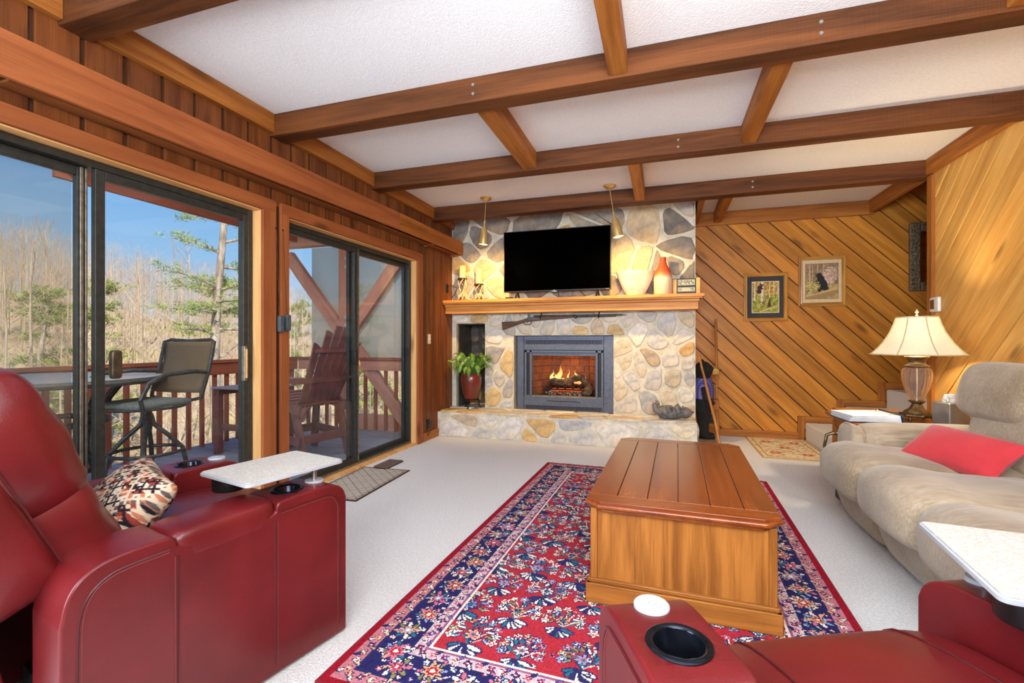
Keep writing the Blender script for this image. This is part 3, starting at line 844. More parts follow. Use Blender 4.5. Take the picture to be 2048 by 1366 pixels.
# back and splayed side walls laid in fire bricks
bn = 0
rows = 6
for r_ in range(rows):
    z0 = zf + (zt - zf) * r_ / rows; z1 = zf + (zt - zf) * (r_ + 1) / rows - .006
    nb = 4
    offx = (r_ % 2) * .5
    x = bl + .14
    W_ = (br - bl - .28)
    xs = [0] + [min(1, max(0, (i + offx) / nb)) for i in range(0, nb + 1)] + [1]
    xs = sorted(set(round(v, 4) for v in xs))
    for i in range(len(xs) - 1):
        MB().box(x + W_ * xs[i] + .002, x + W_ * xs[i + 1] - .003, yb_, yb_ + .03, z0, z1).build('brick', M_['firebrick'], fi)
    for s, (xs0, xs1) in ((1, (bl - .02, bl + .14)), (-1, (br + .02, br - .14))):
        for j in range(2):
            ta, tb2 = j / 2, (j + 1) / 2 - .02
            p0 = (xs0 + (xs1 - xs0) * ta, Y0 + .10 + (yb_ - Y0 - .10) * ta); p1 = (xs0 + (xs1 - xs0) * tb2, Y0 + .10 + (yb_ - Y0 - .10) * tb2)
            mb = MB(); d = s * -.03
            mb.add([(p0[0], p0[1], z0), (p1[0], p1[1], z0), (p1[0], p1[1], z1), (p0[0], p0[1], z1), (p0[0] + d, p0[1], z0), (p1[0] + d, p1[1], z0), (p1[0] + d, p1[1], z1), (p0[0] + d, p0[1], z1)],
                   [(0, 1, 2, 3), (7, 6, 5, 4), (0, 4, 5, 1), (1, 5, 6, 2), (2, 6, 7, 3), (3, 7, 4, 0)])
            mb.build('brick', M_['firebrick'], fi, recalc=True)
xc = (bl + br) / 2
# grate
gr = thing('fire_grate', 'iron grate with a bed of embers inside the firebox', 'grate', (xc, Y0 + .25, zf))
for i in range(5):
    x = xc - .2 + .1 * i
    MB().bar((x, Y0 + .13, zf + .09), (x, Y0 + .40, zf + .09), .016, .016).bar((x, Y0 + .13, zf + .088), (x, Y0 + .13, zf + .15), .016, .016).build('grate_bar', M_['blackmetal'], gr, bevel=.003)
MB().bar((xc - .28, Y0 + .14, zf + .075), (xc + .26, Y0 + .14, zf + .075), .02, .02).bar((xc - .28, Y0 + .38, zf + .075), (xc + .26, Y0 + .38, zf + .075), .02, .02).build('cross_bar', M_['blackmetal'], gr, bevel=.003)
for sx in (-.26, .24):
    for yy in (.14, .38):
        MB().bar((xc + sx, Y0 + yy, zf), (xc + sx, Y0 + yy, zf + .08), .016, .016, up=(0, 1, 0)).build('foot', M_['blackmetal'], gr)
em = MB(); er = random.Random(3)
for i in range(170):
    x, y_, z_ = xc + er.uniform(-.25, .27), Y0 + er.uniform(.115, .36), zf + er.uniform(.006, .05)
    em.ell((x, y_, z_), (er.uniform(.007, .014), er.uniform(.007, .014), er.uniform(.006, .012)), nu=5, nv=4)
tag(em.build('ember_pebbles', pm('ash_pebbles', S(176, 164, 150), S(70, 58, 50), 60, .9, bump=.5), gr), kind='stuff')
MB().box(xc - .2, xc + .2, Y0 + .2, Y0 + .36, zf + .052, zf + .07).build('ember_bed', M_['ember'], gr)
def log(p, q, r, label):
    r_ = random.Random(sum(map(ord, label)))
    n = 9
    pts = [tuple(Vector(p).lerp(Vector(q), i / (n - 1)) + Vector((r_.uniform(-.006, .006), r_.uniform(-.006, .006), r_.uniform(-.006, .006)))) for i in range(n)]
    rs = [r * r_.uniform(.86, 1.12) for _ in range(n)]; rs[0] *= .8; rs[-1] *= .8
    o = MB().tube(pts, rs, 10).build('fire_log', M_['log'], smooth=50)
    tag(o, label, 'log', 'logs on the fire grate')
log((xc - .21, Y0 + .21, zf + .165), (xc + .04, Y0 + .19, zf + .155), .048, 'short dark charred log on the left half of the grate')
log((xc - .02, Y0 + .24, zf + .17), (xc + .20, Y0 + .22, zf + .235), .042, 'pale split log leaning up towards the right end of the grate')
log((xc + .17, Y0 + .26, zf + .24), (xc + .33, Y0 + .20, zf + .06), .040, 'dark log sloping down off the right end of the grate')
log((xc + .25, Y0 + .15, zf + .06), (xc + .33, Y0 + .13, zf + .07), .05, 'stubby pale ended log on the firebox floor at the right')
log((xc - .24, Y0 + .34, zf + .16), (xc + .24, Y0 + .35, zf + .165), .05, 'long back log behind the flames')
# flames
m, nt, b = new_mat('flame')
nt.nodes.remove(b)
N, L = nt.nodes, nt.links
tc = N.new('ShaderNodeTexCoord'); sp = N.new('ShaderNodeSeparateXYZ'); L.new(tc.outputs['Object'], sp.inputs[0])
mr = N.new('ShaderNodeMapRange'); mr.inputs['From Min'].default_value = 0; mr.inputs['From Max'].default_value = .22; L.new(sp.outputs['Z'], mr.inputs[0])
rp = ramp(nt, [(0.0, S(255, 150, 70)), (.25, S(255, 232, 150)), (.6, S(255, 214, 110)), (1.0, S(255, 150, 50))]); L.new(mr.outputs[0], rp.inputs[0])
em_ = N.new('ShaderNodeEmission'); em_.inputs[1].default_value = 1.3; L.new(rp.outputs[0], em_.inputs[0])
tr = N.new('ShaderNodeBsdfTransparent'); lw = N.new('ShaderNodeLayerWeight'); lw.inputs[0].default_value = .35
mx = N.new('ShaderNodeMixShader'); L.new(lw.outputs['Facing'], mx.inputs[0]); L.new(em_.outputs[0], mx.inputs[1]); L.new(tr.outputs[0], mx.inputs[2])
L.new(mx.outputs[0], nt.nodes['Material Output'].inputs[0])
M_['flame'] = m
fm = thing('fire_flames', 'yellow flames rising behind the front logs', 'fire', (xc, Y0 + .28, zf + .15))
for (dx, h, w, lean, dy) in [(-.20, .17, .034, .01, .02), (-.12, .25, .042, .05, .03), (-.155, .13, .05, .0, .0), (.02, .19, .016, .0, .02), (.01, .09, .045, .0, .0), (.12, .18, .03, -.012, .02), (.15, .10, .04, .01, .0), (.235, .09, .014, .0, .0), (-.05, .08, .05, 0, 0)]:
    n = 10
    pts = [(lean * (t / n) ** 1.5 + .012 * math.sin(t * .9 + dx * 30), 0, h * t / n) for t in range(n + 1)]
    rs = [max(.0015, w * (math.sin(PI * min(1, (t / n) * .75 + .22)) ** 1.2) * (1 - (t / n) ** 2.2 * .95)) for t in range(n + 1)]
    o = MB().tube(pts, rs, 8).build('flame', M_['flame'], fm, smooth='all', M=T(xc + dx, Y0 + .27 + dy, zf + .14))
fl_ = bpy.data.lights.new('fire_glow', 'POINT'); fl_.energy = 5; fl_.color = (1, .42, .12); fl_.shadow_soft_size = .08
lo_ = bpy.data.objects.new('fire_glow', fl_); COL.objects.link(lo_); lo_.location = (xc, Y0 + .27, zf + .36)

# ------------------------------------------------------------------ television
tv = thing('television', 'flat black television standing on the mantel', 'television', (-1.22, 5.5, 1.69))
MB().box(-1.872, -.566, 5.50, 5.535, 1.775, 2.52).build('bezel', M_['black'], tv, bevel=.004)
MB().box(-1.862, -.576, 5.495, 5.501, 1.79, 2.51).build('screen', pm('screen_black', S(2, 2, 2), S(1, 1, 1), 5, .5, spec=.0), tv)
MB().soft((.9, .05, .5), 8, 6, M=T(-1.22, 5.55, 2.05)).build('back_housing', M_['black'], tv, smooth=40)
for x in (-1.70, -.72):
    f = MB()
    f.bar((x, 5.515, 1.78), (x - .01, 5.45, 1.693), .02, .012).bar((x, 5.515, 1.78), (x + .01, 5.58, 1.693), .02, .012)
    f.build('stand_foot', M_['black'], tv, bevel=.003)
MB().box(-1.265, -1.20, 5.49, 5.51, 1.767, 1.776).build('sensor_bar', M_['steel'], tv, bevel=.002)
MB().tube([(-1.2, 5.54, 1.78), (-1.19, 5.55, 1.74), (-1.2, 5.57, 1.693)], .004, 6).build('cable', M_['black'], tv, smooth=True)
MB().tube([(-.95, 5.54, 1.79), (-.90, 5.55, 1.74), (-.85, 5.57, 1.693)], .004, 6).build('cable', M_['black'], tv, smooth=True)
def text(name, body, size, M, mat, parent=None, depth=.0006):
    c = bpy.data.curves.new(name, 'FONT'); c.body = body; c.size = size; c.extrude = depth; c.align_x = 'CENTER'
    tmp = bpy.data.objects.new('tmp', c); COL.objects.link(tmp)
    dg = bpy.context.evaluated_depsgraph_get(); dg.update()
    me = bpy.data.meshes.new_from_object(tmp.evaluated_get(dg))
    bpy.data.objects.remove(tmp, do_unlink=True)
    me.materials.clear(); me.materials.append(mat)
    return link(name, me, parent, M=M)
FRONT = Matrix(((1, 0, 0, 0), (0, 0, -1, 0), (0, 1, 0, 0), (0, 0, 0, 1)))
text('brand_lettering', 'TCL', .016, T(-1.232, 5.494, 1.7775) @ FRONT, M_['white'], tv)
text('brand_lettering', 'Roku TV', .010, T(-.605, 5.494, 1.7795) @ FRONT, M_['white'], tv)
sb = thing('media_player', 'small black media player with a cable beside the left television foot', 'media player', (-1.80, 5.50, 1.69))
MB().box(-1.84, -1.76, 5.46, 5.54, 1.691, 1.715).build('case', M_['black'], sb, bevel=.004)
MB().tube([(-1.84, 5.52, 1.70), (-1.92, 5.50, 1.698), (-2.05, 5.53, 1.70), (-2.2, 5.55, 1.698), (-2.31, 5.56, 1.697)], .004, 6).build('cable', M_['black'], sb, smooth=True)

# ------------------------------------------------------------------ mantel ornaments
M_['antler'] = pm('antler', S(232, 214, 178), S(170, 136, 92), 18, .6, bump=.2)
M_['burr'] = pm('antler_burr', S(96, 66, 38), S(56, 36, 20), 60, .9, bump=.8)
M_['wax'] = pm('ivory_wax', S(246, 226, 160), S(238, 214, 140), 14, .45)
MZ = 1.691
def candle_holder(x, y, h, label, clabel, ch):
    t = thing('candle_holder', label, 'candle holder', (x, y, MZ), group='antler candle holders')
    r = random.Random(int(h * 1000))
    for k in range(5):
        a0 = k * 2 * PI / 5
        pts = []
        for i in range(12):
            u = i / 11
            rad = (.035 + .03 * abs(math.cos(u * PI * 1.1)) - .012 * u) * (1 if i else 1.1)
            a = a0 + u * 2.6 + (.5 if k % 2 else -.3) * math.sin(u * 4)
            pts.append((rad * math.cos(a), rad * math.sin(a), .006 + u * (h - .02)))
        MB().tube(pts, [.011 - .004 * (i / 11) for i in range(12)], 7).build('antler', M_['antler'], t, smooth='all', M=T(x, y, MZ))
    for k in range(6):
        a0 = k * PI / 3 + .4
        pts = [(.02 * math.cos(a0), .02 * math.sin(a0), .09), (.05 * math.cos(a0 + .3), .05 * math.sin(a0 + .3), .06), (.062 * math.cos(a0 + .5), .062 * math.sin(a0 + .5), .006)]
        MB().tube(pts, [.008, .010, .005], 6).build('tine', M_['antler'], t, smooth='all', M=T(x, y, MZ))
    MB().lathe([(.03, h - .03), (.055, h - .022), (.062, h - .008), (.058, h), (.0, h)], 18, M=T(x, y, MZ), flute=lambda th, z: 1 + .06 * math.sin(th * 9)).build('cup', M_['burr'], t, smooth=50)
    c = MB().lathe([(.0, 0), (.043, 0), (.043, ch - .004), (.040, ch), (.012, ch - .004), (.0, ch - .008)], 20, M=T(x, y, MZ + h + .001)).build('pillar_candle', M_['wax'], smooth=50)
    tag(c, clabel, 'candle', 'ivory pillar candles')
candle_holder(-2.455, 5.56, .295, 'taller antler candle holder at the left end of the mantel', 'ivory pillar candle on the taller antler holder', .155)
candle_holder(-2.235, 5.58, .215, 'shorter antler candle holder next to the television', 'ivory pillar candle on the shorter antler holder', .185)
# bowl
M_['pot'] = pm('white_mottled_glaze', S(212, 204, 190), S(186, 172, 152), 9, .2, coat=.4)
bo = MB().lathe([(.0, .0), (.095, .0), (.105, .012), (.15, .10), (.19, .20), (.212, .275), (.204, .278), (.18, .205), (.13, .09), (.07, .03), (0, .03)], 36,
                M=T(-.295, 5.52, MZ) @ Matrix.Diagonal((1, .55, 1, 1)), flute=lambda th, z: 1 + .03 * (z / .28) * math.cos(2 * th + .6)).build('ceramic_bowl', M_['pot'], smooth=50)
tag(bo, 'large white glazed oval bowl between television and bottle vase', 'bowl')
# bottle vase
m, nt, b = new_mat('vase_glaze'); N, L = nt.nodes, nt.links
tc = N.new('ShaderNodeTexCoord'); sp = N.new('ShaderNodeSeparateXYZ'); L.new(tc.outputs['Object'], sp.inputs[0])
mr = N.new('ShaderNodeMapRange'); mr.inputs['From Min'].default_value = .0; mr.inputs['From Max'].default_value = .42; L.new(sp.outputs['Z'], mr.inputs[0])
rp = ramp(nt, [(0.0, S(206, 178, 146)), (.42, S(224, 204, 176)), (.52, S(206, 120, 80)), (.62, S(196, 74, 38)), (1.0, S(170, 58, 34))]); L.new(mr.outputs[0], rp.inputs[0])
vz = N.new('ShaderNodeTexVoronoi'); vz.inputs['Scale'].default_value = 70; L.new(tc.outputs['Object'], vz.inputs['Vector'])
r2 = ramp(nt, [(.18, (.55, .55, .55, 1)), (.3, (1, 1, 1, 1))]); L.new(vz.outputs['Distance'], r2.inputs[0])
mm = N.new('ShaderNodeMix'); mm.data_type = 'RGBA'; mm.blend_type = 'MULTIPLY'; mm.inputs[0].default_value = .55
L.new(rp.outputs[0], mm.inputs[6]); L.new(r2.outputs[0], mm.inputs[7]); L.new(mm.outputs[2], b.inputs['Base Color']); b.inputs['Roughness'].default_value = .55
va_ = MB().lathe([(.0, 0), (.095, 0), (.099, .01), (.099, .19), (.096, .22), (.07, .29), (.045, .335), (.034, .37), (.034, .42), (.026, .42), (.026, .37), (0, .36)], 28, M=T(0, 0, 0)).build('bottle_vase', m, smooth=40, M=T(.005, 5.52, MZ))
tag(va_, 'bottle vase with rust red neck fading to sand at its base', 'vase')
# clock
ck = thing('desk_clock', 'digital clock with black face and pale wooden ends on the mantel', 'clock', (.25, 5.52, MZ))
CM = T(.25, 5.50, MZ) @ RX(-.08)
MB().box(-.145, .145, 0, .035, .0, .175).build('case', M_['black'], ck, M=CM, bevel=.003)
for s in (-1, 1):
    MB().box(s * .122 - .022, s * .122 + .022, -.004, .037, .0, .18 if s > 0 else .17).build('wooden_end', M_['jamb'], ck, M=CM, bevel=.006)
LCD = pm('lcd_grey', S(176, 178, 150), S(168, 170, 142), 20, .4)
MB().box(-.088, .088, -.003, .002, .10, .162).build('time_display', LCD, ck, M=CM)
MB().box(-.088, .088, -.003, .002, .03, .075).build('temperature_display', LCD, ck, M=CM)
SEG = {'0': 'abcdef', '1': 'bc', '2': 'abged', '4': 'fgbc', '5': 'afgcd', '7': 'abc'}
def digits(s, x, z, h, par):
    w = h * .5; t = h * .13
    for ch in s:
        mb = MB()
        for g in SEG.get(ch, ''):
            q = {'a': (0, w, h - t, h), 'd': (0, w, 0, t), 'g': (0, w, h / 2 - t / 2, h / 2 + t / 2), 'b': (w - t, w, h / 2, h), 'c': (w - t, w, 0, h / 2), 'e': (0, t, 0, h / 2), 'f': (0, t, h / 2, h)}[g]
            mb.box(x + q[0], x + q[1], -.0046, -.003, z + q[2], z + q[3])
        if ch == ':':
            mb.box(x, x + t, -.0046, -.003, z + h * .25, z + h * .25 + t).box(x, x + t, -.0046, -.003, z + h * .65, z + h * .65 + t)
            x += t * 2.2
        else:
            x += w * (1.35)
        mb.build('digit', M_['black'], par, M=CM)
    return x
digits('12:44', -.098, .108, .046, ck); digits('55', -.082, .038, .028, ck); digits('75', .042, .038, .028, ck)
for i in range(2):
    MB().box(.045 + .018 * i, .058 + .018 * i, -.0046, -.003, .135 - .02 * i, .150 - .02 * i).build('small_symbol', M_['firedark'], ck, M=CM)
MB().lathe([(.010, 0), (.010, .004), (0, .004)], 12, M=CM @ T(.122, -.004, .05) @ RX(PI / 2)).build('button', M_['jamb'], ck)

# ------------------------------------------------------------------ rifle on hooks
rf = thing('antique_rifle', 'antique long rifle with wooden stock hung under the mantel', 'rifle', (-1.2, YC - .05, 1.45))
RM = T(0, YC - .055, -.012)
M_['stock'] = wood('walnut_stock', S(110, 74, 50), S(66, 42, 28), rough=.4, knots=False, gscale=2)
M_['gunmetal'] = pm('gun_metal', S(92, 88, 82), S(60, 57, 54), 40, .4, metal=.7)
st_ = [(-1.937, 1.43), (-1.93, 1.325), (-1.70, 1.405), (-1.62, 1.43), (-1.52, 1.437), (-1.35, 1.45), (-1.10, 1.465), (-1.02, 1.478), (-1.02, 1.492), (-1.5, 1.488), (-1.58, 1.48), (-1.66, 1.455), (-1.74, 1.435)]
def xz_prism(poly, y0, y1):
    mb = MB(); n = len(poly)
    mb.add([(p[0], y0, p[1]) for p in poly] + [(p[0], y1, p[1]) for p in poly], [tuple(range(n)), tuple(range(2 * n - 1, n - 1, -1))] + [((i + 1) % n, i, n + i, n + (i + 1) % n) for i in range(n)])
    return mb
xz_prism(st_, -.02, .02).build('stock', M_['stock'], rf, M=RM, bevel=.007, recalc=True)
MB().tube([(-1.52, 0, 1.497), (-.48, 0, 1.497), (-.45, 0, 1.497)], [.012, .010, .009], 10).build('barrel', M_['gunmetal'], rf, M=RM, smooth=50)
MB().tube([(-1.1, 0, 1.478), (-.52, 0, 1.480)], .0045, 6).build('ramrod', M_['gunmetal'], rf, M=RM, smooth=True)
MB().tube([(-.47, 0, 1.497), (-.40, 0, 1.494)], [.008, .002], 8).build('muzzle_spike', M_['gunmetal'], rf, M=RM, smooth=50)
xz_prism([(-1.62, 1.452), (-1.50, 1.445), (-1.43, 1.455), (-1.43, 1.47), (-1.5, 1.482), (-1.60, 1.478)], -.026, .0).build('lock_plate', M_['gunmetal'], rf, M=RM, bevel=.003, recalc=True)
xz_prism([(-1.60, 1.478), (-1.575, 1.475), (-1.56, 1.50), (-1.585, 1.525), (-1.60, 1.52), (-1.588, 1.502)], -.024, -.012).build('hammer', M_['gunmetal'], rf, M=RM, bevel=.002, recalc=True)
MB().tube([(-1.66, 0, 1.42), (-1.64, 0, 1.398), (-1.60, 0, 1.39), (-1.56, 0, 1.402), (-1.545, 0, 1.43)], .004, 6).build('trigger_guard', M_['gunmetal'], rf, M=RM, smooth=True)
MB().tube([(-1.60, 0, 1.43), (-1.605, 0, 1.41)], .003, 6).build('trigger', M_['gunmetal'], rf, M=RM)
for x in (-1.36, -1.0):
    MB().lathe([(.021, -.012), (.023, -.006), (.023, .006), (.021, .012)], 12, M=RM @ T(x, 0, 1.483) @ RY(PI / 2)).build('barrel_band', M_['gunmetal'], rf, smooth=50)
for x, lb in ((-1.43, 'black iron hook holding the rifle near its lock'), (-.72, 'black iron hook holding the rifle near its muzzle')):
    o = MB().tube([(x, YC - .02, 1.53), (x, YC - .03, 1.50), (x, YC - .04, 1.462), (x, YC - .075, 1.452), (x, YC - .09, 1.47), (x, YC - .09, 1.49)], .006, 6).build('wall_hook', M_['blackmetal'], smooth=True)
    tag(o, lb, 'hook', 'iron hooks that hold the rifle')

# ------------------------------------------------------------------ pendants
def pendant(x, y, zbot, tilt, label):
    t = thing('pendant_lamp', label, 'lamp', (x, y, ZC), group='brass pendant lamps')
    MB().lathe([(0, -.032), (.02, -.03), (.05, -.02), (.066, -.006), (.066, 0), (0, 0)], 24, M=T(x, y, ZC - .001)).build('canopy', M_['brass'], t, smooth=40)
    dx, dy = tilt
    P0 = Vector((x, y, ZC - .03)); P1 = Vector((x + dx * .55, y + dy * .55, zbot + .20))
    MB().tube([P0, P0.lerp(P1, .5), P1], .004, 6).build('stem', M_['brass'], t, smooth=True)
    P2 = Vector((x + dx, y + dy, zbot))
    M = frame(P1, P2 - P1) @ RY(PI / 2)
    Ln = (P2 - P1).length
    MB().lathe([(.010, -.06), (.011, -.01), (.016, 0), (.030, .03), (.044, .08), (.053, .14), (.057, Ln), (.054, Ln), (.050, .14), (.040, .08), (.02, .03)], 24, M=M, cap=False).build('shade', M_['brass'], t, smooth=40)
    MB().ell((0, 0, Ln - .045), (.026, .026, .035), M=M, nu=12, nv=8).build('bulb', pm('warm_bulb', S(255, 226, 170), None, 5, .5, emit=S(255, 214, 140), estr=6), t, smooth='all')
    d = bpy.data.lights.new('pendant_bulb', 'SPOT'); d.energy = 115; d.color = (1, .62, .20); d.shadow_soft_size = .03; d.spot_size = 2.1; d.spot_blend = .7
    lo = bpy.data.objects.new('pendant_bulb', d); COL.objects.link(lo)
    lo.matrix_world = Matrix.Translation(P2 - (P2 - P1).normalized() * .012) @ (P2 - P1 + Vector((0, .22, 0))).to_track_quat('-Z', 'Y').to_matrix().to_4x4()
pendant(-1.89, 4.93, 2.27, (-.045, 0.03), 'brass cone pendant lamp over the candle holders, hanging almost straight')
pendant(-.522, 4.93, 2.255, (.085, 0.03), 'brass cone pendant lamp tilted aside at the right edge of the television')

# ------------------------------------------------------------------ potted fern in front of the niche
pf = thing('potted_fern', 'green fern in a dark red ribbed pot on iron legs on the hearth', 'plant', (-2.33, 5.56, .32))
FMt = T(-2.33, 5.56, .322)
M_['redpot'] = pm('oxblood_glaze', S(128, 40, 30), S(96, 54, 36), 6, .25, coat=.4, stretch=(3, 3, .8))
MB().lathe([(.0, .09), (.055, .085), (.075, .11), (.105, .20), (.128, .32), (.130, .38), (.118, .43), (.108, .445), (.098, .44), (.10, .42), (0, .42)], 32, M=FMt, flute=lambda th, z: 1 + .022 * abs(math.sin(th * 6))).build('pot', M_['redpot'], pf, smooth=60)
MB().lathe([(0, .40), (.10, .425), (0, .43)], 16, M=FMt).build('soil', M_['burr'], pf)
for k in range(3):
    a = k * 2 * PI / 3 - PI / 2
    MB().tube([(.07 * math.cos(a), .07 * math.sin(a), .13), (.095 * math.cos(a), .095 * math.sin(a), .09), (.10 * math.cos(a), .10 * math.sin(a), .03), (.115 * math.cos(a), .115 * math.sin(a), .005), (.135 * math.cos(a), .135 * math.sin(a), .012)], .008, 6).build('stand_leg', M_['blackmetal'], pf, M=FMt, smooth=True)
MB().tube([(.085 * math.cos(2 * PI * i / 20), .085 * math.sin(2 * PI * i / 20), .11) for i in range(20)], .006, 6, closed=True).build('stand_ring', M_['blackmetal'], pf, M=FMt, smooth=True)
M_['fern'] = ocol('fern_leaf', .5, 30, .2, .2, .002, 60)
def frond_mesh(Lf, droop, seed):
    r = random.Random(seed); mb = MB(); n = 34
    pts = []
    for i in range(n + 1):
        t = i / n
        pts.append((Lf * (math.sin(t * PI * .55) * .82), 0, Lf * (.62 * math.sin(t * PI * .62) - droop * t ** 2.2)))
    mb.tube(pts, [.0028 * (1 - .7 * i / n) for i in range(n + 1)], 4)
    for i in range(2, n):
        t = i / n
        w = .046 * math.sin(PI * min(1, t * .9 + .12)) ** .8 + .005
        p = Vector(pts[i]); d = (Vector(pts[i + 1]) - Vector(pts[i - 1])).normalized()
        side = Vector((0, 1, 0)); up = d.cross(side)
        for s in (-1, 1):
            tip = p + side * s * w + d * .018 - Vector((0, 0, .012 + .15 * w)) + up * r.uniform(-.006, .006)
            b0 = p - d * .003; b1 = p + d * .004; mid0 = p.lerp(tip, .5) - d * .004; mid1 = p.lerp(tip, .5) + d * .004
            mb.add([b0, mid0, tip, mid1, b1], [(0, 1, 2, 3, 4)])
    me = mb.mesh('frond'); me.materials.append(M_['fern'])
    return me
FM = [frond_mesh(.34, .10, 1), frond_mesh(.38, .32, 2), frond_mesh(.36, .62, 3), frond_mesh(.30, .80, 4)]
fr = random.Random(21)
for i in range(96):
    a = i * 2.399 + fr.uniform(-.3, .3)
    k = fr.choice([0, 0, 1, 1, 1, 2, 2, 2, 3])
    sc = fr.uniform(.66, 1.0) * (0.8 if math.sin(a) > .5 else 1)
    M = FMt @ T(.03 * math.cos(a), .03 * math.sin(a), .42) @ RZ(a) @ RY(fr.uniform(-.80, .02)) @ Matrix.Scale(sc, 4)
    o = link('frond', FM[k], pf, M=M)
    g = fr.uniform(.75, 1.25); c = fr.choice([S(110, 156, 54), S(142, 184, 78), S(88, 136, 50), S(158, 192, 104)])
    o.color = (c[0] * g, c[1] * g, c[2] * g, 1)

# ------------------------------------------------------------------ small resin bear lying on the hearth
M_['resin'] = pm('grey_resin_fur', S(126, 123, 122), S(84, 79, 76), 14, .5, bump=.5, bscale=130, bdist=.004)
def blob(name, parts, mat, M, parent=None, vox=.008):
    mb = MB()
    for p in parts:
        if not isinstance(p[0], list): mb.ell(p[0], p[1], nu=16, nv=10)
        else: mb.tube(p[0], p[1], 12)
    o = mb.build(name, mat, parent, M=M)
    r = o.modifiers.new('remesh', 'REMESH'); r.mode = 'VOXEL'; r.voxel_size = vox; r.use_smooth_shade = True
    s = o.modifiers.new('smooth', 'SMOOTH'); s.factor = .5; s.iterations = 3
    return o
bl_ = thing('bear_figurine', 'small grey resin bear lying on its back on the hearth', 'figurine', (.10, 5.40, .322))
BM = T(.10, 5.40, .322) @ Matrix.Scale(.9, 4)
blob('body', [((.0, 0, .075), (.15, .08, .075)), ((-.09, 0, .085), (.09, .085, .085)), ((.145, 0, .085), (.075, .07, .07)), ((.205, 0, .09), (.035, .035, .03)),
              ([(-.12, -.05, .08), (-.19, -.06, .11), (-.205, -.06, .19)], [.045, .038, .032]), ([(-.12, .05, .08), (-.17, .06, .12), (-.18, .06, .20)], [.045, .038, .032]),
              ([(-.03, -.06, .10), (-.05, -.07, .165), (-.0, -.06, .15)], [.045, .035, .03]),
              ([(.08, -.06, .09), (.05, -.075, .15), (.09, -.06, .165)], [.036, .032, .026]), ([(.08, .06, .09), (.05, .07, .15), (.08, .06, .17)], [.036, .032, .026]),
              ((.125, -.055, .145), (.02, .012, .02)), ((.125, .055, .145), (.02, .012, .02))], M_['resin'], BM, bl_, .009)
MB().ell((.238, 0, .095), (.012, .014, .010), M=BM, nu=8, nv=6).build('nose', M_['black'], bl_, smooth='all')
for s in (-1, 1):
    MB().ell((.19, s * .028, .122), (.006, .006, .006), M=BM, nu=8, nv=6).build('eye', M_['black'], bl_, smooth='all')
for (px_, py_, pz_) in ((-.207, -.062, .205), (-.182, .062, .215)):
    MB().ell((px_, py_, pz_), (.024, .022, .012), M=BM, nu=10, nv=6).build('paw_pad', pm('paw_pad', S(176, 150, 126), None, 30, .8), bl_, smooth='all')

# ------------------------------------------------------------------ standing bear with hiking sticks
BX, BY = .455, 5.93
bear = thing('bear_statue', 'standing black bear figure in a plaid vest beside the chimney', 'statue', (BX, BY, 0))
M_['fur'] = pm('black_bear_fur', S(34, 30, 30), S(12, 10, 11), 70, .85, bump=1.0, bscale=140, bdist=.015, stretch=(1, 1, .4))
SM = T(BX, BY, 0.045)
MB().box(-.10, .13, -.13, .13, -.044, -.002).build('base_board', M_['log'], bear, M=SM, bevel=.008)
# the bear faces +x (towards the stairs)
blob('body', [((0, 0, .40), (.105, .115, .20)), ((0, 0, .58), (.095, .105, .12)), ((.0, 0, .80), (.10, .095, .095)), ((.075, 0, .785), (.06, .05, .048)),
              ([(0, -.06, .28), (.0, -.065, .14), (.01, -.065, .03)], [.07, .058, .05]), ([(0, .06, .28), (.0, .065, .14), (.01, .065, .03)], [.07, .058, .05]),
              ((.05, -.065, .025), (.085, .05, .03)), ((.05, .065, .025), (.085, .05, .03)),
              ([(0, -.10, .60), (.02, -.125, .48), (.10, -.10, .40)], [.045, .042, .035]), ([(0, .10, .60), (.02, .125, .48), (.10, .10, .40)], [.045, .042, .035]),
              ((-.01, -.07, .89), (.018, .03, .032)), ((-.01, .07, .89), (.018, .03, .032)), ([(0, 0, .60), (0, 0, .75)], [.085, .075])], M_['fur'], SM, bear, .012)
blob('muzzle', [((.125, 0, .775), (.058, .048, .044))], pm('tan_muzzle', S(198, 158, 84), S(178, 136, 66), 30, .85, bump=.4), SM, bear, .008)
MB().ell((.185, 0, .79), (.012, .018, .012), M=SM, nu=10, nv=6).build('nose', M_['black'], bear, smooth='all')
for s in (-1, 1):
    MB().ell((.088, s * .045, .835), (.008, .010, .010), M=SM, nu=8, nv=6).build('eye', M_['black'], bear, smooth='all')
m, nt, b = new_mat('plaid_cloth'); N, L = nt.nodes, nt.links
tc = N.new('ShaderNodeTexCoord')
def wv(ax, sc_):
    w = N.new('ShaderNodeTexWave'); w.bands_direction = ax; w.inputs['Scale'].default_value = sc_; L.new(tc.outputs['Object'], w.inputs['Vector']); return w
w1, w2 = wv('Z', 11), wv('Y', 13)
r1 = ramp(nt, [(.35, S(36, 44, 96)), (.6, S(92, 60, 140))]); r2 = ramp(nt, [(.4, S(60, 70, 150)), (.7, S(150, 150, 190))])
L.new(w1.outputs[0], r1.inputs[0]); L.new(w2.outputs[0], r2.inputs[0])
mi = N.new('ShaderNodeMix'); mi.data_type = 'RGBA'; mi.inputs[0].default_value = .4; L.new(r1.outputs[0], mi.inputs[6]); L.new(r2.outputs[0], mi.inputs[7]); L.new(mi.outputs[2], b.inputs['Base Color']); b.inputs['Roughness'].default_value = .9
MB().lathe([(.118, .46), (.122, .52), (.116, .60), (.098, .67), (.085, .70), (.078, .70), (.09, .66), (.108, .60), (.114, .52), (.110, .46)], 28, cap=False, M=SM @ Matrix.Diagonal((1, 1.06, 1, 1)), flute=lambda th, z: 1 + .02 * math.sin(th * 5)).build('plaid_vest', m, bear, smooth=50)
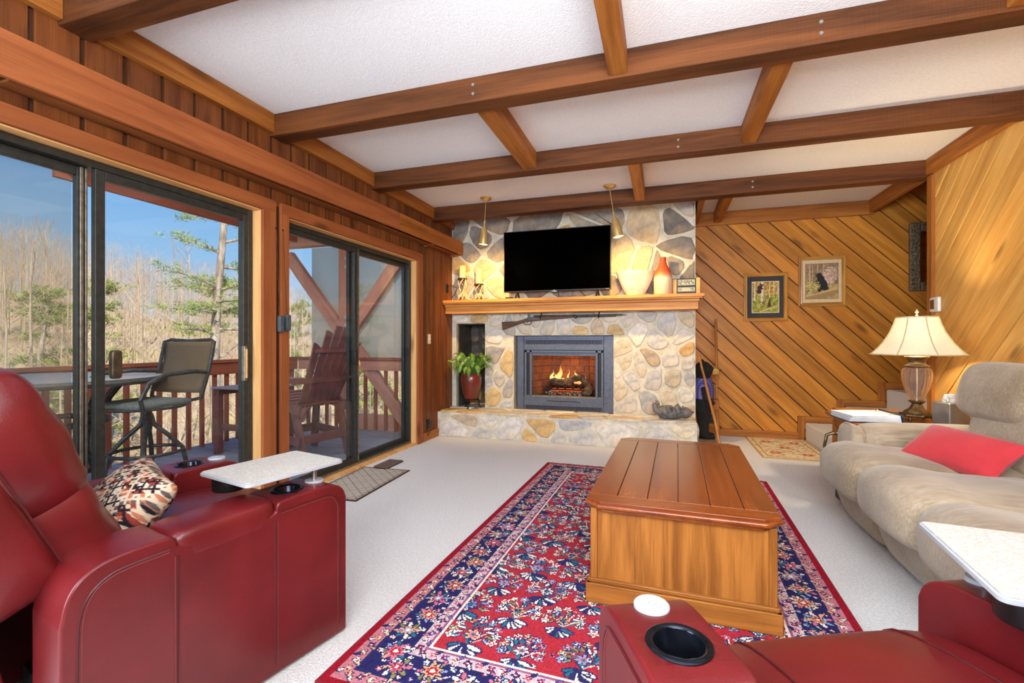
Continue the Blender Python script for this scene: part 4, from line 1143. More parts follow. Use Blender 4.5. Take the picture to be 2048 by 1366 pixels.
MB().box(.085, .165, -.07, .07, .335, .455).build('wooden_sign', M_['joist'], bear, M=SM, bevel=.006)
M_['stick'] = wood('peeled_stick', S(190, 130, 70), S(140, 86, 40), rough=.6, gscale=2)
def stick(p, q, r, label):
    p = Vector(p); q = Vector(q); n = 12; rr = random.Random(int(r * 9999) + len(label))
    L_ = (q - p).length
    mb = MB().tube([(L_ * i / n, rr.uniform(-.005, .005), rr.uniform(-.005, .005)) for i in range(n + 1)], [r * rr.uniform(.85, 1.1) for _ in range(n + 1)], 8)
    o = mb.build('walking_stick', M_['stick'], smooth=50, M=frame(p, q - p)); tag(o, label, 'stick', 'walking sticks with the standing bear')
stick((BX + .155, BY - .02, .055), (BX + .145, BY + .10, 1.44), .015, 'tall peeled walking stick held upright in front of the bear')
stick((BX + .165, BY - .16, .01), (BX - .06, BY - .165, 1.02), .014, 'reddish walking stick slanting across the side of the bear')
# ------------------------------------------------------------------ painting helper: numpy colour arrays on fine grids
def lin(c): return np.array(S(*c)[:3])
class Paint:
    def __init__(s, w, h, cell, base):
        s.nx, s.ny = int(round(w / cell)), int(round(h / cell)); s.w, s.h = w, h
        s.x = (np.arange(s.nx) + .5) * w / s.nx; s.y = (np.arange(s.ny) + .5) * h / s.ny
        s.a = np.zeros((s.ny, s.nx, 3)); s.a[:] = lin(base)
    def win(s, x0, x1, y0, y1):
        i0, i1 = max(0, int(x0 / s.w * s.nx)), min(s.nx, int(x1 / s.w * s.nx) + 1)
        j0, j1 = max(0, int(y0 / s.h * s.ny)), min(s.ny, int(y1 / s.h * s.ny) + 1)
        if i1 <= i0 or j1 <= j0: return None
        X, Y = np.meshgrid(s.x[i0:i1], s.y[j0:j1]); return X, Y, s.a[j0:j1, i0:i1]
    def rect(s, x0, x1, y0, y1, c):
        r = s.win(x0, x1, y0, y1)
        if r: r[2][(r[0] >= x0) & (r[0] <= x1) & (r[1] >= y0) & (r[1] <= y1)] = lin(c)
    def ellipse(s, cx, cy, rx, ry, c, ang=0, pet=0, dep=.25, ph=0):
        R = max(rx, ry) * 1.05
        r = s.win(cx - R, cx + R, cy - R, cy + R)
        if not r: return
        dx, dy = r[0] - cx, r[1] - cy
        u = dx * math.cos(ang) + dy * math.sin(ang); v = -dx * math.sin(ang) + dy * math.cos(ang)
        d = np.sqrt((u / rx) ** 2 + (v / ry) ** 2)
        if pet: d = d / (1 - dep + dep * np.cos(pet * np.arctan2(v, u) + ph))
        r[2][(d <= 1)] = lin(c)
    def line(s, pts, w, c):
        for (a, b) in zip(pts[:-1], pts[1:]):
            r = s.win(min(a[0], b[0]) - w, max(a[0], b[0]) + w, min(a[1], b[1]) - w, max(a[1], b[1]) + w)
            if not r: continue
            d = (b[0] - a[0], b[1] - a[1]); L2 = d[0] ** 2 + d[1] ** 2 or 1e-9
            t = np.clip(((r[0] - a[0]) * d[0] + (r[1] - a[1]) * d[1]) / L2, 0, 1)
            dist = np.hypot(r[0] - a[0] - t * d[0], r[1] - a[1] - t * d[1])
            r[2][dist <= w / 2] = lin(c)
    def noise(s, amt, g):
        s.a *= 1 + amt * (g.random(s.a.shape[:2])[..., None] - .5)
    def poly(s, pts, c):
        xs = [p[0] for p in pts]; ys = [p[1] for p in pts]
        r = s.win(min(xs), max(xs), min(ys), max(ys))
        if not r: return
        ins = np.zeros(r[0].shape, bool); n = len(pts)
        for i in range(n):
            a, b = pts[i], pts[(i + 1) % n]
            if a[1] == b[1]: continue
            cond = ((a[1] > r[1]) != (b[1] > r[1])) & (r[0] < (b[0] - a[0]) * (r[1] - a[1]) / (b[1] - a[1]) + a[0])
            ins ^= cond
        r[2][ins] = lin(c)
    def mesh(s, name, z=0.0):
        """flat grid in local XY centred on the origin, face-coloured"""
        nx, ny = s.nx, s.ny
        xs = np.linspace(-s.w / 2, s.w / 2, nx + 1); ys = np.linspace(-s.h / 2, s.h / 2, ny + 1)
        X, Y = np.meshgrid(xs, ys)
        co = np.stack([X, Y, np.full_like(X, z)], -1).reshape(-1, 3)
        j, i = np.meshgrid(np.arange(ny), np.arange(nx), indexing='ij')
        q = np.stack([j * (nx + 1) + i, j * (nx + 1) + i + 1, (j + 1) * (nx + 1) + i + 1, (j + 1) * (nx + 1) + i], -1).reshape(-1)
        me = bpy.data.meshes.new(name)
        me.vertices.add(len(co)); me.vertices.foreach_set('co', co.ravel())
        me.loops.add(len(q)); me.loops.foreach_set('vertex_index', q.astype(np.int32))
        nf = nx * ny
        me.polygons.add(nf); me.polygons.foreach_set('loop_start', np.arange(0, nf * 4, 4, dtype=np.int32))
        me.update(calc_edges=True)
        a = me.color_attributes.new('Col', 'FLOAT_COLOR', 'CORNER')
        c = np.concatenate([s.a.reshape(-1, 3), np.ones((nf, 1))], 1)
        a.data.foreach_set('color', np.repeat(c, 4, 0).astype(np.float32).ravel())
        return me

# ------------------------------------------------------------------ persian rug
RW, RL = 1.86, 3.06
g2 = np.random.default_rng(4); pr = random.Random(5)
P_ = Paint(RW, RL, .0055, (172, 46, 58))
NAVY, CREAM, PINK, TEAL, LBL, PEACH, OLIVE, RED = (46, 46, 92), (232, 222, 204), (206, 110, 130), (46, 110, 128), (140, 160, 198), (216, 164, 120), (136, 134, 74), (166, 30, 46)
def flower(x, y, r, c1, c2, c3, pet=6):
    ph = pr.uniform(0, 6)
    P_.ellipse(x, y, r * 1.12, r * 1.12, NAVY, 0, pet, .22, ph)
    P_.ellipse(x, y, r * .95, r * .95, c1, 0, pet, .24, ph)
    P_.ellipse(x, y, r * .55, r * .55, c2, 0, pet, .18, ph)
    P_.ellipse(x, y, r * .25, r * .25, c3)
def leaf(x, y, a, l, c):
    P_.ellipse(x + math.cos(a) * l / 2, y + math.sin(a) * l / 2, l * .52, l * .24, NAVY, a)
    P_.ellipse(x + math.cos(a) * l / 2, y + math.sin(a) * l / 2, l * .42, l * .14, c, a)
def pick(): return pr.choice([CREAM, CREAM, CREAM, PINK, LBL, PEACH])
def bouquet(x, y, sx, k):
    P_.line([(x, y - .10 * k), (x + .01 * sx, y), (x, y + .09 * k)], .008, NAVY)
    for i in range(9):
        a = PI / 2 + (i - 4) * .36 * sx; l = k * (.10 + .035 * math.cos((i - 4) * .5))
        ex, ey = x + math.cos(a) * l, y - .03 * k + math.sin(a) * l
        P_.line([(x, y - .05 * k), ((x + ex) / 2 + .01, (y + ey) / 2), (ex, ey)], .005, pr.choice([NAVY, TEAL, CREAM]))
        leaf((x + ex) / 2, (y + ey) / 2, a + pr.choice([-.7, .7]), .045 * k, pr.choice([CREAM, TEAL, OLIVE, LBL]))
        flower(ex, ey, pr.uniform(.017, .026) * k, pick(), pr.choice([NAVY, TEAL, RED]), CREAM, 5)
    for i in range(7):
        a = -PI / 2 + (i - 3) * .42
        leaf(x, y - .06 * k, a, .075 * k, pr.choice([CREAM, TEAL, NAVY, CREAM]))
    flower(x, y + .005, .036 * k, pr.choice([LBL, CREAM, PEACH]), pr.choice([NAVY, PINK]), TEAL, 7)
fx0, fx1, fy0, fy1 = .29, RW - .29, .29, RL - .29
row = 0; yy = fy0 + .10
while yy < fy1 - .04:
    n = 6
    for i in range(n + (row % 2)):
        xx = fx0 + (fx1 - fx0) * ((i + .5) / n if row % 2 == 0 else i / n)
        bouquet(xx + pr.uniform(-.02, .02), yy + pr.uniform(-.02, .02), 1, pr.uniform(.85, 1.08))
    row += 1; yy += .205
for i in range(160):
    flower(pr.uniform(fx0, fx1), pr.uniform(fy0, fy1), pr.uniform(.008, .014), pick(), NAVY, CREAM, 4)
def ringrect(d, c, w):
    P_.rect(d, RW - d, d, d + w, c); P_.rect(d, RW - d, RL - d - w, RL - d, c); P_.rect(d, d + w, d, RL - d, c); P_.rect(RW - d - w, RW - d, d, RL - d, c)
ringrect(0, (150, 22, 40), .03); ringrect(.03, (190, 120, 130), .062); ringrect(.084, NAVY, .008)
ringrect(.092, (40, 38, 88), .128); ringrect(.214, NAVY, .008); ringrect(.222, (206, 178, 180), .052); ringrect(.262, (150, 90, 120), .012); ringrect(.276, (232, 220, 206), .010)
def along(d):
    """points running round the border whose centre line lies d in from the edge"""
    out = []
    for (a, b) in [((d, d), (RW - d, d)), ((RW - d, d), (RW - d, RL - d)), ((RW - d, RL - d), (d, RL - d)), ((d, RL - d), (d, d))]:
        out.append((a, b))
    return out
for (a, b) in along(.156):
    L_ = math.hypot(b[0] - a[0], b[1] - a[1]); n = int(L_ / .24); ux, uy = (b[0] - a[0]) / L_, (b[1] - a[1]) / L_
    pts = []
    for i in range(n * 12 + 1):
        s_ = L_ * i / (n * 12); o_ = .034 * math.sin(2 * PI * s_ / (L_ / n)); pts.append((a[0] + ux * s_ - uy * o_, a[1] + uy * s_ + ux * o_))
    P_.line(pts, .007, CREAM)
    for i in range(n * 2):
        s_ = L_ * (i + .5) / (n * 2); o_ = .012 * (1 if i % 2 else -1)
        x, y = a[0] + ux * s_ - uy * o_, a[1] + uy * s_ + ux * o_
        for q in range(8):
            leaf(x, y, q * PI / 4 + .3, .062, pr.choice([CREAM, PINK, TEAL, PEACH, LBL, OLIVE]))
        flower(x, y, .044 if i % 2 else .032, pr.choice([PEACH, PINK, (206, 150, 120)]), pr.choice([RED, LBL]), CREAM, 8)
    for i in range(n * 9):
        s_ = L_ * (i + pr.random()) / (n * 9); o_ = pr.choice([-.045, .045]) + pr.uniform(-.01, .01)
        flower(a[0] + ux * s_ - uy * o_, a[1] + uy * s_ + ux * o_, pr.uniform(.009, .016), pick(), pr.choice([RED, TEAL]), CREAM, 5)
for d, cs in ((.061, [CREAM, PEACH, NAVY, (214, 196, 160)]), (.245, [CREAM, NAVY, PINK, (120, 90, 150)])):
    for (a, b) in along(d):
        L_ = math.hypot(b[0] - a[0], b[1] - a[1]); n = int(L_ / .045); ux, uy = (b[0] - a[0]) / L_, (b[1] - a[1]) / L_
        for i in range(n):
            s_ = L_ * (i + .5) / n
            x, y = a[0] + ux * s_, a[1] + uy * s_
            leaf(x, y, math.atan2(uy, ux) + (.9 if i % 2 else -.9), .040, cs[i % 4])
            flower(x, y, .016, cs[(i + 1) % 4], RED, CREAM, 4)
P_.noise(.5, g2)
RUGM = T(-.155, 2.83, .012) @ RZ(math.radians(-1.5))
rug = thing('persian_rug', 'red oriental rug with navy floral border under the coffee table', 'rug', (-.155, 2.83, 0), math.radians(-1.5))
M_['rug'] = vcol('rug_pile', .95, .1, .6, 420)
link('pile', P_.mesh('pile'), rug, M=RUGM).data.materials.append(M_['rug'])
MB().box(-RW / 2 - .006, RW / 2 + .006, -RL / 2 - .006, RL / 2 + .006, -.011, -.0005).build('binding', pm('rug_binding', S(140, 22, 38), S(116, 18, 32), 60, .95), rug, M=RUGM)
fr_ = MB()
for e in (-1, 1):
    for i in range(150):
        x = -RW / 2 + RW * (i + .5) / 150
        l = pr.uniform(.03, .06); dx = pr.uniform(-.02, .02)
        fr_.tube([(x, e * RL / 2, -.006), (x + dx * .5, e * (RL / 2 + l * .6), -.004), (x + dx, e * (RL / 2 + l), -.009)], .0022, 4)
tag(fr_.build('fringe', pm('fringe_cotton', S(170, 150, 128), S(110, 96, 84), 40, .95), rug, M=RUGM), kind='stuff')

# floral rug by the stairs
P_ = Paint(.62, 1.06, .007, (230, 216, 186))
NAVY = (204, 180, 134)
for i in range(300):
    leaf(pr.uniform(.03, .59), pr.uniform(.03, 1.03), pr.uniform(0, 6.28), pr.uniform(.03, .06), pr.choice([(196, 164, 110), (206, 176, 124), (176, 156, 108), (240, 228, 202)]))
for (x, y) in [(.31, .53), (.16, .25), (.46, .8), (.18, .82), (.45, .22)]:
    for q in range(6): P_.ellipse(x + .035 * math.cos(q), y + .035 * math.sin(q), .026, .02, (200, 96, 84))
    P_.ellipse(x, y, .02, .02, (226, 190, 150))
for d, c in ((0, (206, 170, 110)), (.05, (186, 146, 88))):
    P_.rect(d, d + .012, d, 1.06 - d, c); P_.rect(.62 - d - .012, .62 - d, d, 1.06 - d, c); P_.rect(d, .62 - d, d, d + .012, c); P_.rect(d, .62 - d, 1.06 - d - .012, 1.06 - d, c)
P_.noise(.4, g2)
fr2 = thing('floral_rug', 'small cream rug with red flowers at the foot of the stairs', 'rug', (1.275, 5.8, 0))
link('pile', P_.mesh('pile'), fr2, M=T(1.275, 5.79, .009)).data.materials.append(M_['rug'])
MB().box(-.314, .314, -.534, .534, .0005, .0085).build('binding', pm('tan_binding', S(196, 160, 104), None, 40, .95), fr2, M=T(1.275, 5.79, 0))

# door mat with diamond lattice
P_ = Paint(.46, .84, .006, (192, 182, 168))
for k in range(-14, 20):
    P_.line([(0, k * .08), (.46, k * .08 + .46)], .006, (136, 126, 116)); P_.line([(0, k * .08), (.46, k * .08 - .46)], .006, (136, 126, 116))
for d in (0, .022):
    P_.rect(d, d + .009, d, .84 - d, (96, 82, 74)); P_.rect(.46 - d - .009, .46 - d, d, .84 - d, (96, 82, 74)); P_.rect(d, .46 - d, d, d + .009, (96, 82, 74)); P_.rect(d, .46 - d, .84 - d - .009, .84 - d, (96, 82, 74))
P_.noise(.3, g2)
dm = thing('door_mat', 'taupe door mat with diamond lattice in front of the far sliding door', 'mat', (-2.40, 3.30, 0))
MM = T(-2.385, 3.32, .008) @ RZ(math.radians(3))
link('pile', P_.mesh('pile'), dm, M=MM).data.materials.append(M_['rug'])
MB().box(-.234, .234, -.424, .424, -.0075, -.0005).build('binding', M_['burr'], dm, M=MM)

# ------------------------------------------------------------------ coffee table (a plank-topped chest)
M_['tabletop'] = wood('mahogany_top', S(146, 72, 28), S(108, 46, 16), rough=.25, coat=.5, vary=.04, knots=False, gscale=.9, bump=.12)
M_['oak'] = wood('oak_panel', S(166, 104, 44), S(124, 72, 27), rough=.38, vary=.04, knots=False, gscale=1.4, contrast=(.35, .66))
ct = thing('coffee_table', 'square wooden chest coffee table with grooved plank top on the rug', 'table', (.083, 2.80, .013), math.radians(-1.6))
CT = T(.083, 2.80, .013) @ RZ(math.radians(-1.6))
tw, tl, th_ = .80, 1.47, .455
c_ = .065
bw, bl2 = .735, 1.40
for s, nm in ((-1, 'end_panel'), (1, 'end_panel')):
    MB().box(-bw / 2 + .012, bw / 2 - .012, -.009, .009, -.16, .16).build(nm, M_['oak'], ct, M=CT @ T(0, s * (bl2 / 2 - .012), .25) @ RZ(0))
# vertical grain: rotate the end panels so that their local X runs upwards
for o in [c for c in ct.children if c.name.startswith('end_panel')]:
    me = o.data
    for v in me.vertices: v.co = (v.co[2], v.co[1], -v.co[0])
    o.matrix_basis = o.matrix_basis @ RY(-PI / 2)
for s in (-1, 1):
    MB().box(-bl2 / 2 + .02, bl2 / 2 - .02, -.009, .009, -.16, .16).build('side_panel', M_['oak'], ct, M=CT @ T(s * (bw / 2 - .012), 0, .25) @ RZ(PI / 2))
    for e in (-1, 1):
        MB().box(-.165, .165, -.016, .016, -.016, .016).build('corner_post', M_['oak'], ct, M=CT @ T(s * (bw / 2 - .012), e * (bl2 / 2 - .012), .25) @ RY(-PI / 2), bevel=.004, seg=1)
for s in (-1, 1):
    MB().box(-bw / 2 - .02, bw / 2 + .02, -.012, .012, 0, .085).build('plinth', M_['oak'], ct, M=CT @ T(0, s * (bl2 / 2 + .01), 0), bevel=.004)
    MB().box(-bl2 / 2 - .02, bl2 / 2 + .02, -.012, .012, 0, .085).build('plinth', M_['oak'], ct, M=CT @ T(s * (bw / 2 + .01), 0, 0) @ RZ(PI / 2), bevel=.004)
    MB().box(-bw / 2 - .01, bw / 2 + .01, -.010, .010, 0, .02).build('plinth_moulding', M_['oak'], ct, M=CT @ T(0, s * (bl2 / 2 + .004), .085), bevel=.006)
    MB().box(-bl2 / 2 - .01, bl2 / 2 + .01, -.010, .010, 0, .02).build('plinth_moulding', M_['oak'], ct, M=CT @ T(s * (bw / 2 + .004), 0, .085) @ RZ(PI / 2), bevel=.006)
def oct_(w, l, c): return [(-w / 2 + c, -l / 2), (w / 2 - c, -l / 2), (w / 2, -l / 2 + c), (w / 2, l / 2 - c), (w / 2 - c, l / 2), (-w / 2 + c, l / 2), (-w / 2, l / 2 - c), (-w / 2, -l / 2 + c)]
MB().prism([(p[1], -p[0]) for p in oct_(tw, tl, c_)], 0, .022).build('top_edge', M_['tabletop'], ct, M=CT @ T(0, 0, th_ - .036) @ RZ(PI / 2), bevel=.010, seg=3)
MB().prism([(p[1], -p[0]) for p in oct_(tw - .03, tl - .03, c_)], 0, .014).build('top_moulding', M_['tabletop'], ct, M=CT @ T(0, 0, th_ - .05) @ RZ(PI / 2), bevel=.004, seg=2)
# breadboard ends and planks
il = tl - .22
edg = [-tw / 2 + .012, -.245, -.082, .082, .245, tw / 2 - .012]
edg = [-tw / 2 + .010, -.262, -.13, .0, .13, .262, tw / 2 - .010]
for i in range(6):
    a, b = edg[i] + .0018, edg[i + 1] - .0018
    MB().box(-il / 2, il / 2, -(b - a) / 2, (b - a) / 2, 0, .016).build('plank', M_['tabletop'], ct, M=CT @ T((a + b) / 2, 0, th_ - .016) @ RZ(PI / 2), bevel=.0025, seg=2)
for s in (-1, 1):
    w0, w1 = tw / 2 - .010, tw / 2 - .010 - c_
    pl = [(-w0, -.051), (w0, -.051), (w0, .051 - c_ * .8), (w1, .051), (-w1, .051), (-w0, .051 - c_ * .8)]
    MB().prism(pl, 0, .016).build('breadboard_end', M_['tabletop'], ct, M=CT @ T(0, s * (il / 2 + .0525), th_ - .016) @ RZ(0 if s > 0 else PI), bevel=.003, seg=2)

# ------------------------------------------------------------------ leather recliners
M_['leather'] = pm('red_leather', S(108, 24, 27), S(90, 18, 21), 5, .34, bump=.22, bscale=260, bdist=.002, coat=.16, spec=.35)
M_['leatherp'] = pm('seam_leather', S(78, 18, 20), None, 40, .45)
M_['thread'] = pm('light_thread', S(124, 52, 50), None, 40, .6)
M_['cupmetal'] = pm('dark_chrome', S(40, 44, 54), S(30, 33, 42), 40, .18, metal=.8)
def chaikin(pts, k=2):
    for _ in range(k):
        q = [pts[0]]
        for a_, b_ in zip(pts[:-1], pts[1:]):
            q += [tuple(.75 * u + .25 * v for u, v in zip(a_, b_)), tuple(.25 * u + .75 * v for u, v in zip(a_, b_))]
        pts = q + [pts[-1]]
    return pts
M_['frost'] = pm('frosted_plastic', S(176, 178, 182), S(168, 170, 176), 30, .35)
M_['laminate'] = pm('speckled_laminate', S(204, 200, 194), S(176, 170, 160), 160, .45)
def recliner(name, label, loc, rz, aw, sw, tray_arm, tray_rot, tray_off, other_disc=True):
    """origin on the floor under the middle of the front edge; +y forward"""
    r = thing(name, label, 'recliner', loc, rz)
    Wt = sw / 2 + aw
    sil = [(0, .012), (0, .545), (-.012, .58), (-.045, .604), (-.10, .614), (-.285, .610), (-.300, .598), (-.305, .56), (-.605, .56), (-.612, .594), (-.63, .606), (-.76, .602), (-.82, .58), (-.855, .535), (-.868, .46), (-.868, .012)]
    sil = [sil[0]] + chaikin(sil[1:-1], 2) + [sil[-1]]
    for s in (-1, 1):
        x0, x1 = (-Wt, -Wt + aw) if s < 0 else (Wt - aw, Wt)
        mb = MB(); n = len(sil)
        mb.add([(x0, p[0], p[1]) for p in sil] + [(x1, p[0], p[1]) for p in sil],
               [tuple(range(n)), tuple(range(2 * n - 1, n - 1, -1))] + [((i + 1) % n, i, n + i, n + (i + 1) % n) for i in range(n)])
        arm = mb.build('armrest', M_['leather'], r, local=True, bevel=.032, seg=4, recalc=True)
        xm = (x0 + x1) / 2
        MB().soft((aw + .002, .325, .10), (8, 9, 4.5), 8, fn=lambda x, y, z: (0, 0, .008 * (1 - x * x) * (1 if z > 0 else 0))).build('arm_pad', M_['leather'], arm, smooth='all', local=True, M=T(xm, -.457, .560) @ RX(.03))
        # seams on the outer side
        xo = x1 + .0005 if s > 0 else x0 - .0005
        for yy_, zt_ in ((-.305, .575), (-.608, .575)):
            MB().tube([(xo, yy_, .045), (xo, yy_, zt_ - .03)], .003, 5).build('seam', M_['leatherp'], arm, local=True)
        for yy_, zt_ in ((-.297, .575), (-.616, .575)):
            MB().tube([(xo, yy_, .045), (xo, yy_, zt_ - .03)], .0012, 4).build('stitching', M_['thread'], arm, local=True)
        for off_, mt_, rr_ in ((0, 'leatherp', .0028), (.008, 'thread', .0012)):
            MB().tube(chaikin([(xo, -.035 - off_, .05), (xo, -.035 - off_, .50), (xo, -.038 - off_, .53), (xo, -.048 - off_, .555 - off_), (xo, -.066, .570 - off_), (xo, -.10, .578 - off_), (xo, -.285, .574 - off_)]), rr_, 5).build('seam' if off_ == 0 else 'stitching', M_[mt_], arm, local=True)
            MB().tube(chaikin([(xo, -.63, .570 - off_), (xo, -.74, .566 - off_), (xo, -.78, .553 - off_), (xo, -.812 + off_, .525), (xo, -.83 + off_, .48), (xo, -.834 + off_, .40), (xo, -.834 + off_, .05)]), rr_, 5).build('seam' if off_ == 0 else 'stitching', M_[mt_], arm, local=True)
        # cup holder (its well is cut out of the arm) and white swivel mount
        cut_ = MB().lathe([(.046, -.09), (.046, .1)], 32, M=T(xm, -.195, .609)).build('cutter', M_['black'])
        cut_.parent = r
        bo_ = arm.modifiers.new('well', 'BOOLEAN'); bo_.object = cut_; bo_.operation = 'DIFFERENCE'; bo_.solver = 'EXACT'
        dg_ = bpy.context.evaluated_depsgraph_get(); dg_.update()
        nm_ = bpy.data.meshes.new_from_object(arm.evaluated_get(dg_)); arm.modifiers.clear(); arm.data = nm_
        nm_.set_sharp_from_angle(angle=math.radians(38))
        bpy.data.objects.remove(cut_, do_unlink=True)
        arm.modifiers.new('weighted', 'WEIGHTED_NORMAL').keep_sharp = True
        cup = MB().lathe([(.038, -.075), (.042, -.07), (.044, .001), (.046, .005), (.054, .007), (.060, .003), (.060, -.002)], 32, M=T(xm, -.195, .609), cap=False).build('cup_holder', M_['cupmetal'], arm, smooth=50, local=True)
        MB().lathe([(0, -.0745), (.040, -.0735)], 24, M=T(xm, -.195, .609)).build('cup_bottom', M_['black'], cup, local=True)
        MB().lathe([(.036, 0), (.036, .007), (.033, .010), (.008, .010), (.008, .004), (0, .004)], 28, M=T(xm, -.078, .609)).build('swivel_mount', M_['frost'], arm, smooth=25, local=True)
        if tray_arm == s:
            tr_ = MB()
            tx, ty = tray_off
            Mt = T(xm, -.078, .676) @ RZ(tray_rot) @ T(tx, ty, 0)
            def rr(w, l, q): 
                p = []
                for cx_, cy_, a0 in ((w / 2 - q, -l / 2 + q, -90), (w / 2 - q, l / 2 - q, 0), (-w / 2 + q, l / 2 - q, 90), (-w / 2 + q, -l / 2 + q, 180)):
                    p += [(cx_ + q * math.cos(math.radians(a0 + a)), cy_ + q * math.sin(math.radians(a0 + a))) for a in (0, 30, 60, 90)]
                return p
            tray = MB().prism(rr(.31, .40, .018), 0, .012).build('swivel_tray', M_['frost'], r, local=True, M=Mt, bevel=.002, seg=1)
            MB().prism(rr(.298, .388, .014), .0125, .0155).build('tray_surface', M_['laminate'], tray, local=True)
            MB().tube([(xm, -.078, .612), (xm, -.078, .678)], .010, 12).build('tray_post', M_['steel'], r, local=True, smooth=50)
            MB().lathe([(.052, -.055), (.055, -.05), (.055, 0), (.044, 0), (.044, -.05), (0, -.05)], 28, cap=False, M=T(-.08 if s > 0 else .08, -.13, 0)).build('tray_clip', M_['black'], tray, local=True, smooth=50)
    # seat, footrest, plinth
    seat_o = MB().soft((sw + .015, .64, .20), (7, 6, 5), 12, M=T(0, -.335, .425), fn=lambda x, y, z: (0, 0, (.02 * (1 - x * x) * (1 - y * y) if z > 0 else 0) - .02 * max(0, y) ** 3)).build('seat_cushion', M_['leather'], r, smooth='all', local=True)
    MB().soft((sw - .02, .11, .36), (7, 4, 6), 8, M=T(0, -.045, .245)).build('footrest', M_['leather'], r, smooth='all', local=True)
    dp_ = bpy.context.evaluated_depsgraph_get(); dp_.update()
    for xs in (-.3, .3):
        pt_ = []
        for o_, d_ in [((xs * sw, .3, z_), (0, -1, 0)) for z_ in (.38, .42, .46, .49, .505)] + [((xs * sw, y_, 1), (0, 0, -1)) for y_ in (-.06, -.09, -.13, -.18, -.26, -.36, -.48)]:
            ok_, lc_, nr_, _ = seat_o.ray_cast(Vector(o_) - seat_o.matrix_basis.translation, d_)
            if ok_: pt_.append(lc_ + seat_o.matrix_basis.translation + nr_ * .0015)
        MB().tube(pt_, .0028, 5).build('seat_seam', M_['leatherp'], r, local=True, smooth=True)
    MB().box(-sw / 2 + .002, sw / 2 - .002, -.76, -.08, .0, .07).build('base_frame', M_['black'], r, local=True)
    MB().box(-sw / 2 + .002, sw / 2 - .002, -.72, -.2, .07, .28).build('mechanism', M_['black'], r, local=True)
    # back: lower lumbar cushion, headrest bolster, thick side shell
    lean = math.radians(24)
    Mb = T(0, -.715, .365) @ RX(lean)
    def wr(x, y, z): return (0, .004 * math.sin(z * 9 + x * 3) * (1 if y > 0 else 0) + .03 * (1 - x * x) * (1 if y > 0 else 0) * math.cos(z * 1.2), 0)
    MB().soft((sw + .03, .21, .50), (6, 5, 5), 14, M=Mb @ T(0, .03, .19), fn=wr).build('back_cushion', M_['leather'], r, smooth='all', local=True)
    MB().soft((sw + .09, .25, .44), (6, 3.2, 3.2), 14, M=Mb @ T(0, .025, .545), fn=wr).build('head_cushion', M_['leather'], r, smooth='all', local=True)
    shell = MB().soft((sw + .11, .20, .60), (8, 7, 7), 12, M=Mb @ T(0, -.10, .455)).build('back_shell', M_['leather'], r, smooth='all', local=True)
    for s in (-1, 1):
        MB().tube([Mb @ Vector((s * (sw / 2 + .050), -.01, z_)) for z_ in (.19, .3, .45, .6, .70)], .003, 5).build('seam', M_['leatherp'], shell, local=True, smooth=True)
    # hanging rear panel
    fl2 = MB().grid(lambda u, v: (-(sw - .01) / 2 + (sw - .01) * u, -.850 - .12 * (1 - v) ** .8 + .012 * math.sin(u * 18) * v, .62 - .60 * v), 22, 14)
    o = fl2.build('rear_panel', M_['leather'], r, smooth='all', local=True)
    so = o.modifiers.new('thickness', 'SOLIDIFY'); so.thickness = .012
    for u in (.12, .5, .88):
        MB().tube([(-(sw - .01) / 2 + (sw - .01) * u, -.866 - .12 * (1 - v) ** .8, .62 - .60 * v) for v in (0, .25, .5, .75, 1)], .004, 5).build('panel_seam', M_['leatherp'], o, local=True, smooth=True)
    return r
a1 = math.radians(-12.5)
W1 = .91
fr1 = Vector((-1.215, 1.60, 0)) + Vector((-math.cos(a1), -math.sin(a1), 0)) * (W1 / 2)
recliner('leather_recliner', 'red leather recliner with patterned pillow in front of the sliding doors', fr1, a1, .195, W1 - .39, 1, 0.0, (-.08, -.115))
a3 = math.radians(25)
W3 = .97
fr3 = Vector((-.135, 1.04, .013)) + Vector((math.cos(a3), math.sin(a3), 0)) * (W3 / 2)
recliner('leather_recliner', 'red leather recliner nearest the camera, seen only by its arms and seat front', fr3, a3, .178, W3 - .356, 1, math.radians(-31), (.075, -.06))

# patterned pillow
P_n = 64
def pillow(name, w, h, t, mat, M, fn=None, n=P_n, corner=.12):
    mb = MB()
    for sgn in (1, -1):
        def f(u, v, sgn=sgn):
            x, y = 2 * u - 1, 2 * v - 1
            e = max(0.0, (1 - x * x)) ** .42 * max(0.0, (1 - y * y)) ** .42
            pin = 1 - .07 * (1 - abs(x)) * y * y; piny = 1 - .07 * (1 - abs(y)) * x * x
            return (x * w / 2 * piny, y * h / 2 * pin, sgn * (t / 2 * e))
        o = len(mb.v)
        mb.grid(f, n, n)
        if fn:
            for j in range(n + 1):
                for i in range(n + 1): mb.c[o + j * (n + 1) + i] = fn(i / n, j / n)
    half = (n + 1) ** 2
    mb.f = [f_ if k < n * n else tuple(reversed(f_)) for k, f_ in enumerate(mb.f)]
    return mb.build(name, mat, smooth='all', M=M, colors=bool(fn))
CP = [S(206, 184, 158), S(36, 30, 36), S(138, 58, 46), S(180, 112, 84), S(214, 200, 180), S(92, 82, 80)]
def geo(u, v):
    a, b2 = (u * 9 + v * 6), (u * 9 - v * 6 + 20)
    i, j = int(a), int(b2); fa, fb = a - i, b2 - j
    k = (i * 7 + j * 13 + (i * j) % 5) % 6
    if fa + fb < .5: return CP[(k + 1) % 6]
    if abs(fa - .5) < .12 or abs(fb - .5) < .12: return CP[0] if k % 2 else CP[1]
    if fa > fb: return CP[k]
    return CP[(k + 2) % 6]
fw = Vector((math.sin(-a1), math.cos(a1), 0)); lf = Vector((-math.cos(a1), -math.sin(a1), 0))
pc_ = Vector((-1.215, 1.60, 0)) + lf * .475 - fw * .50
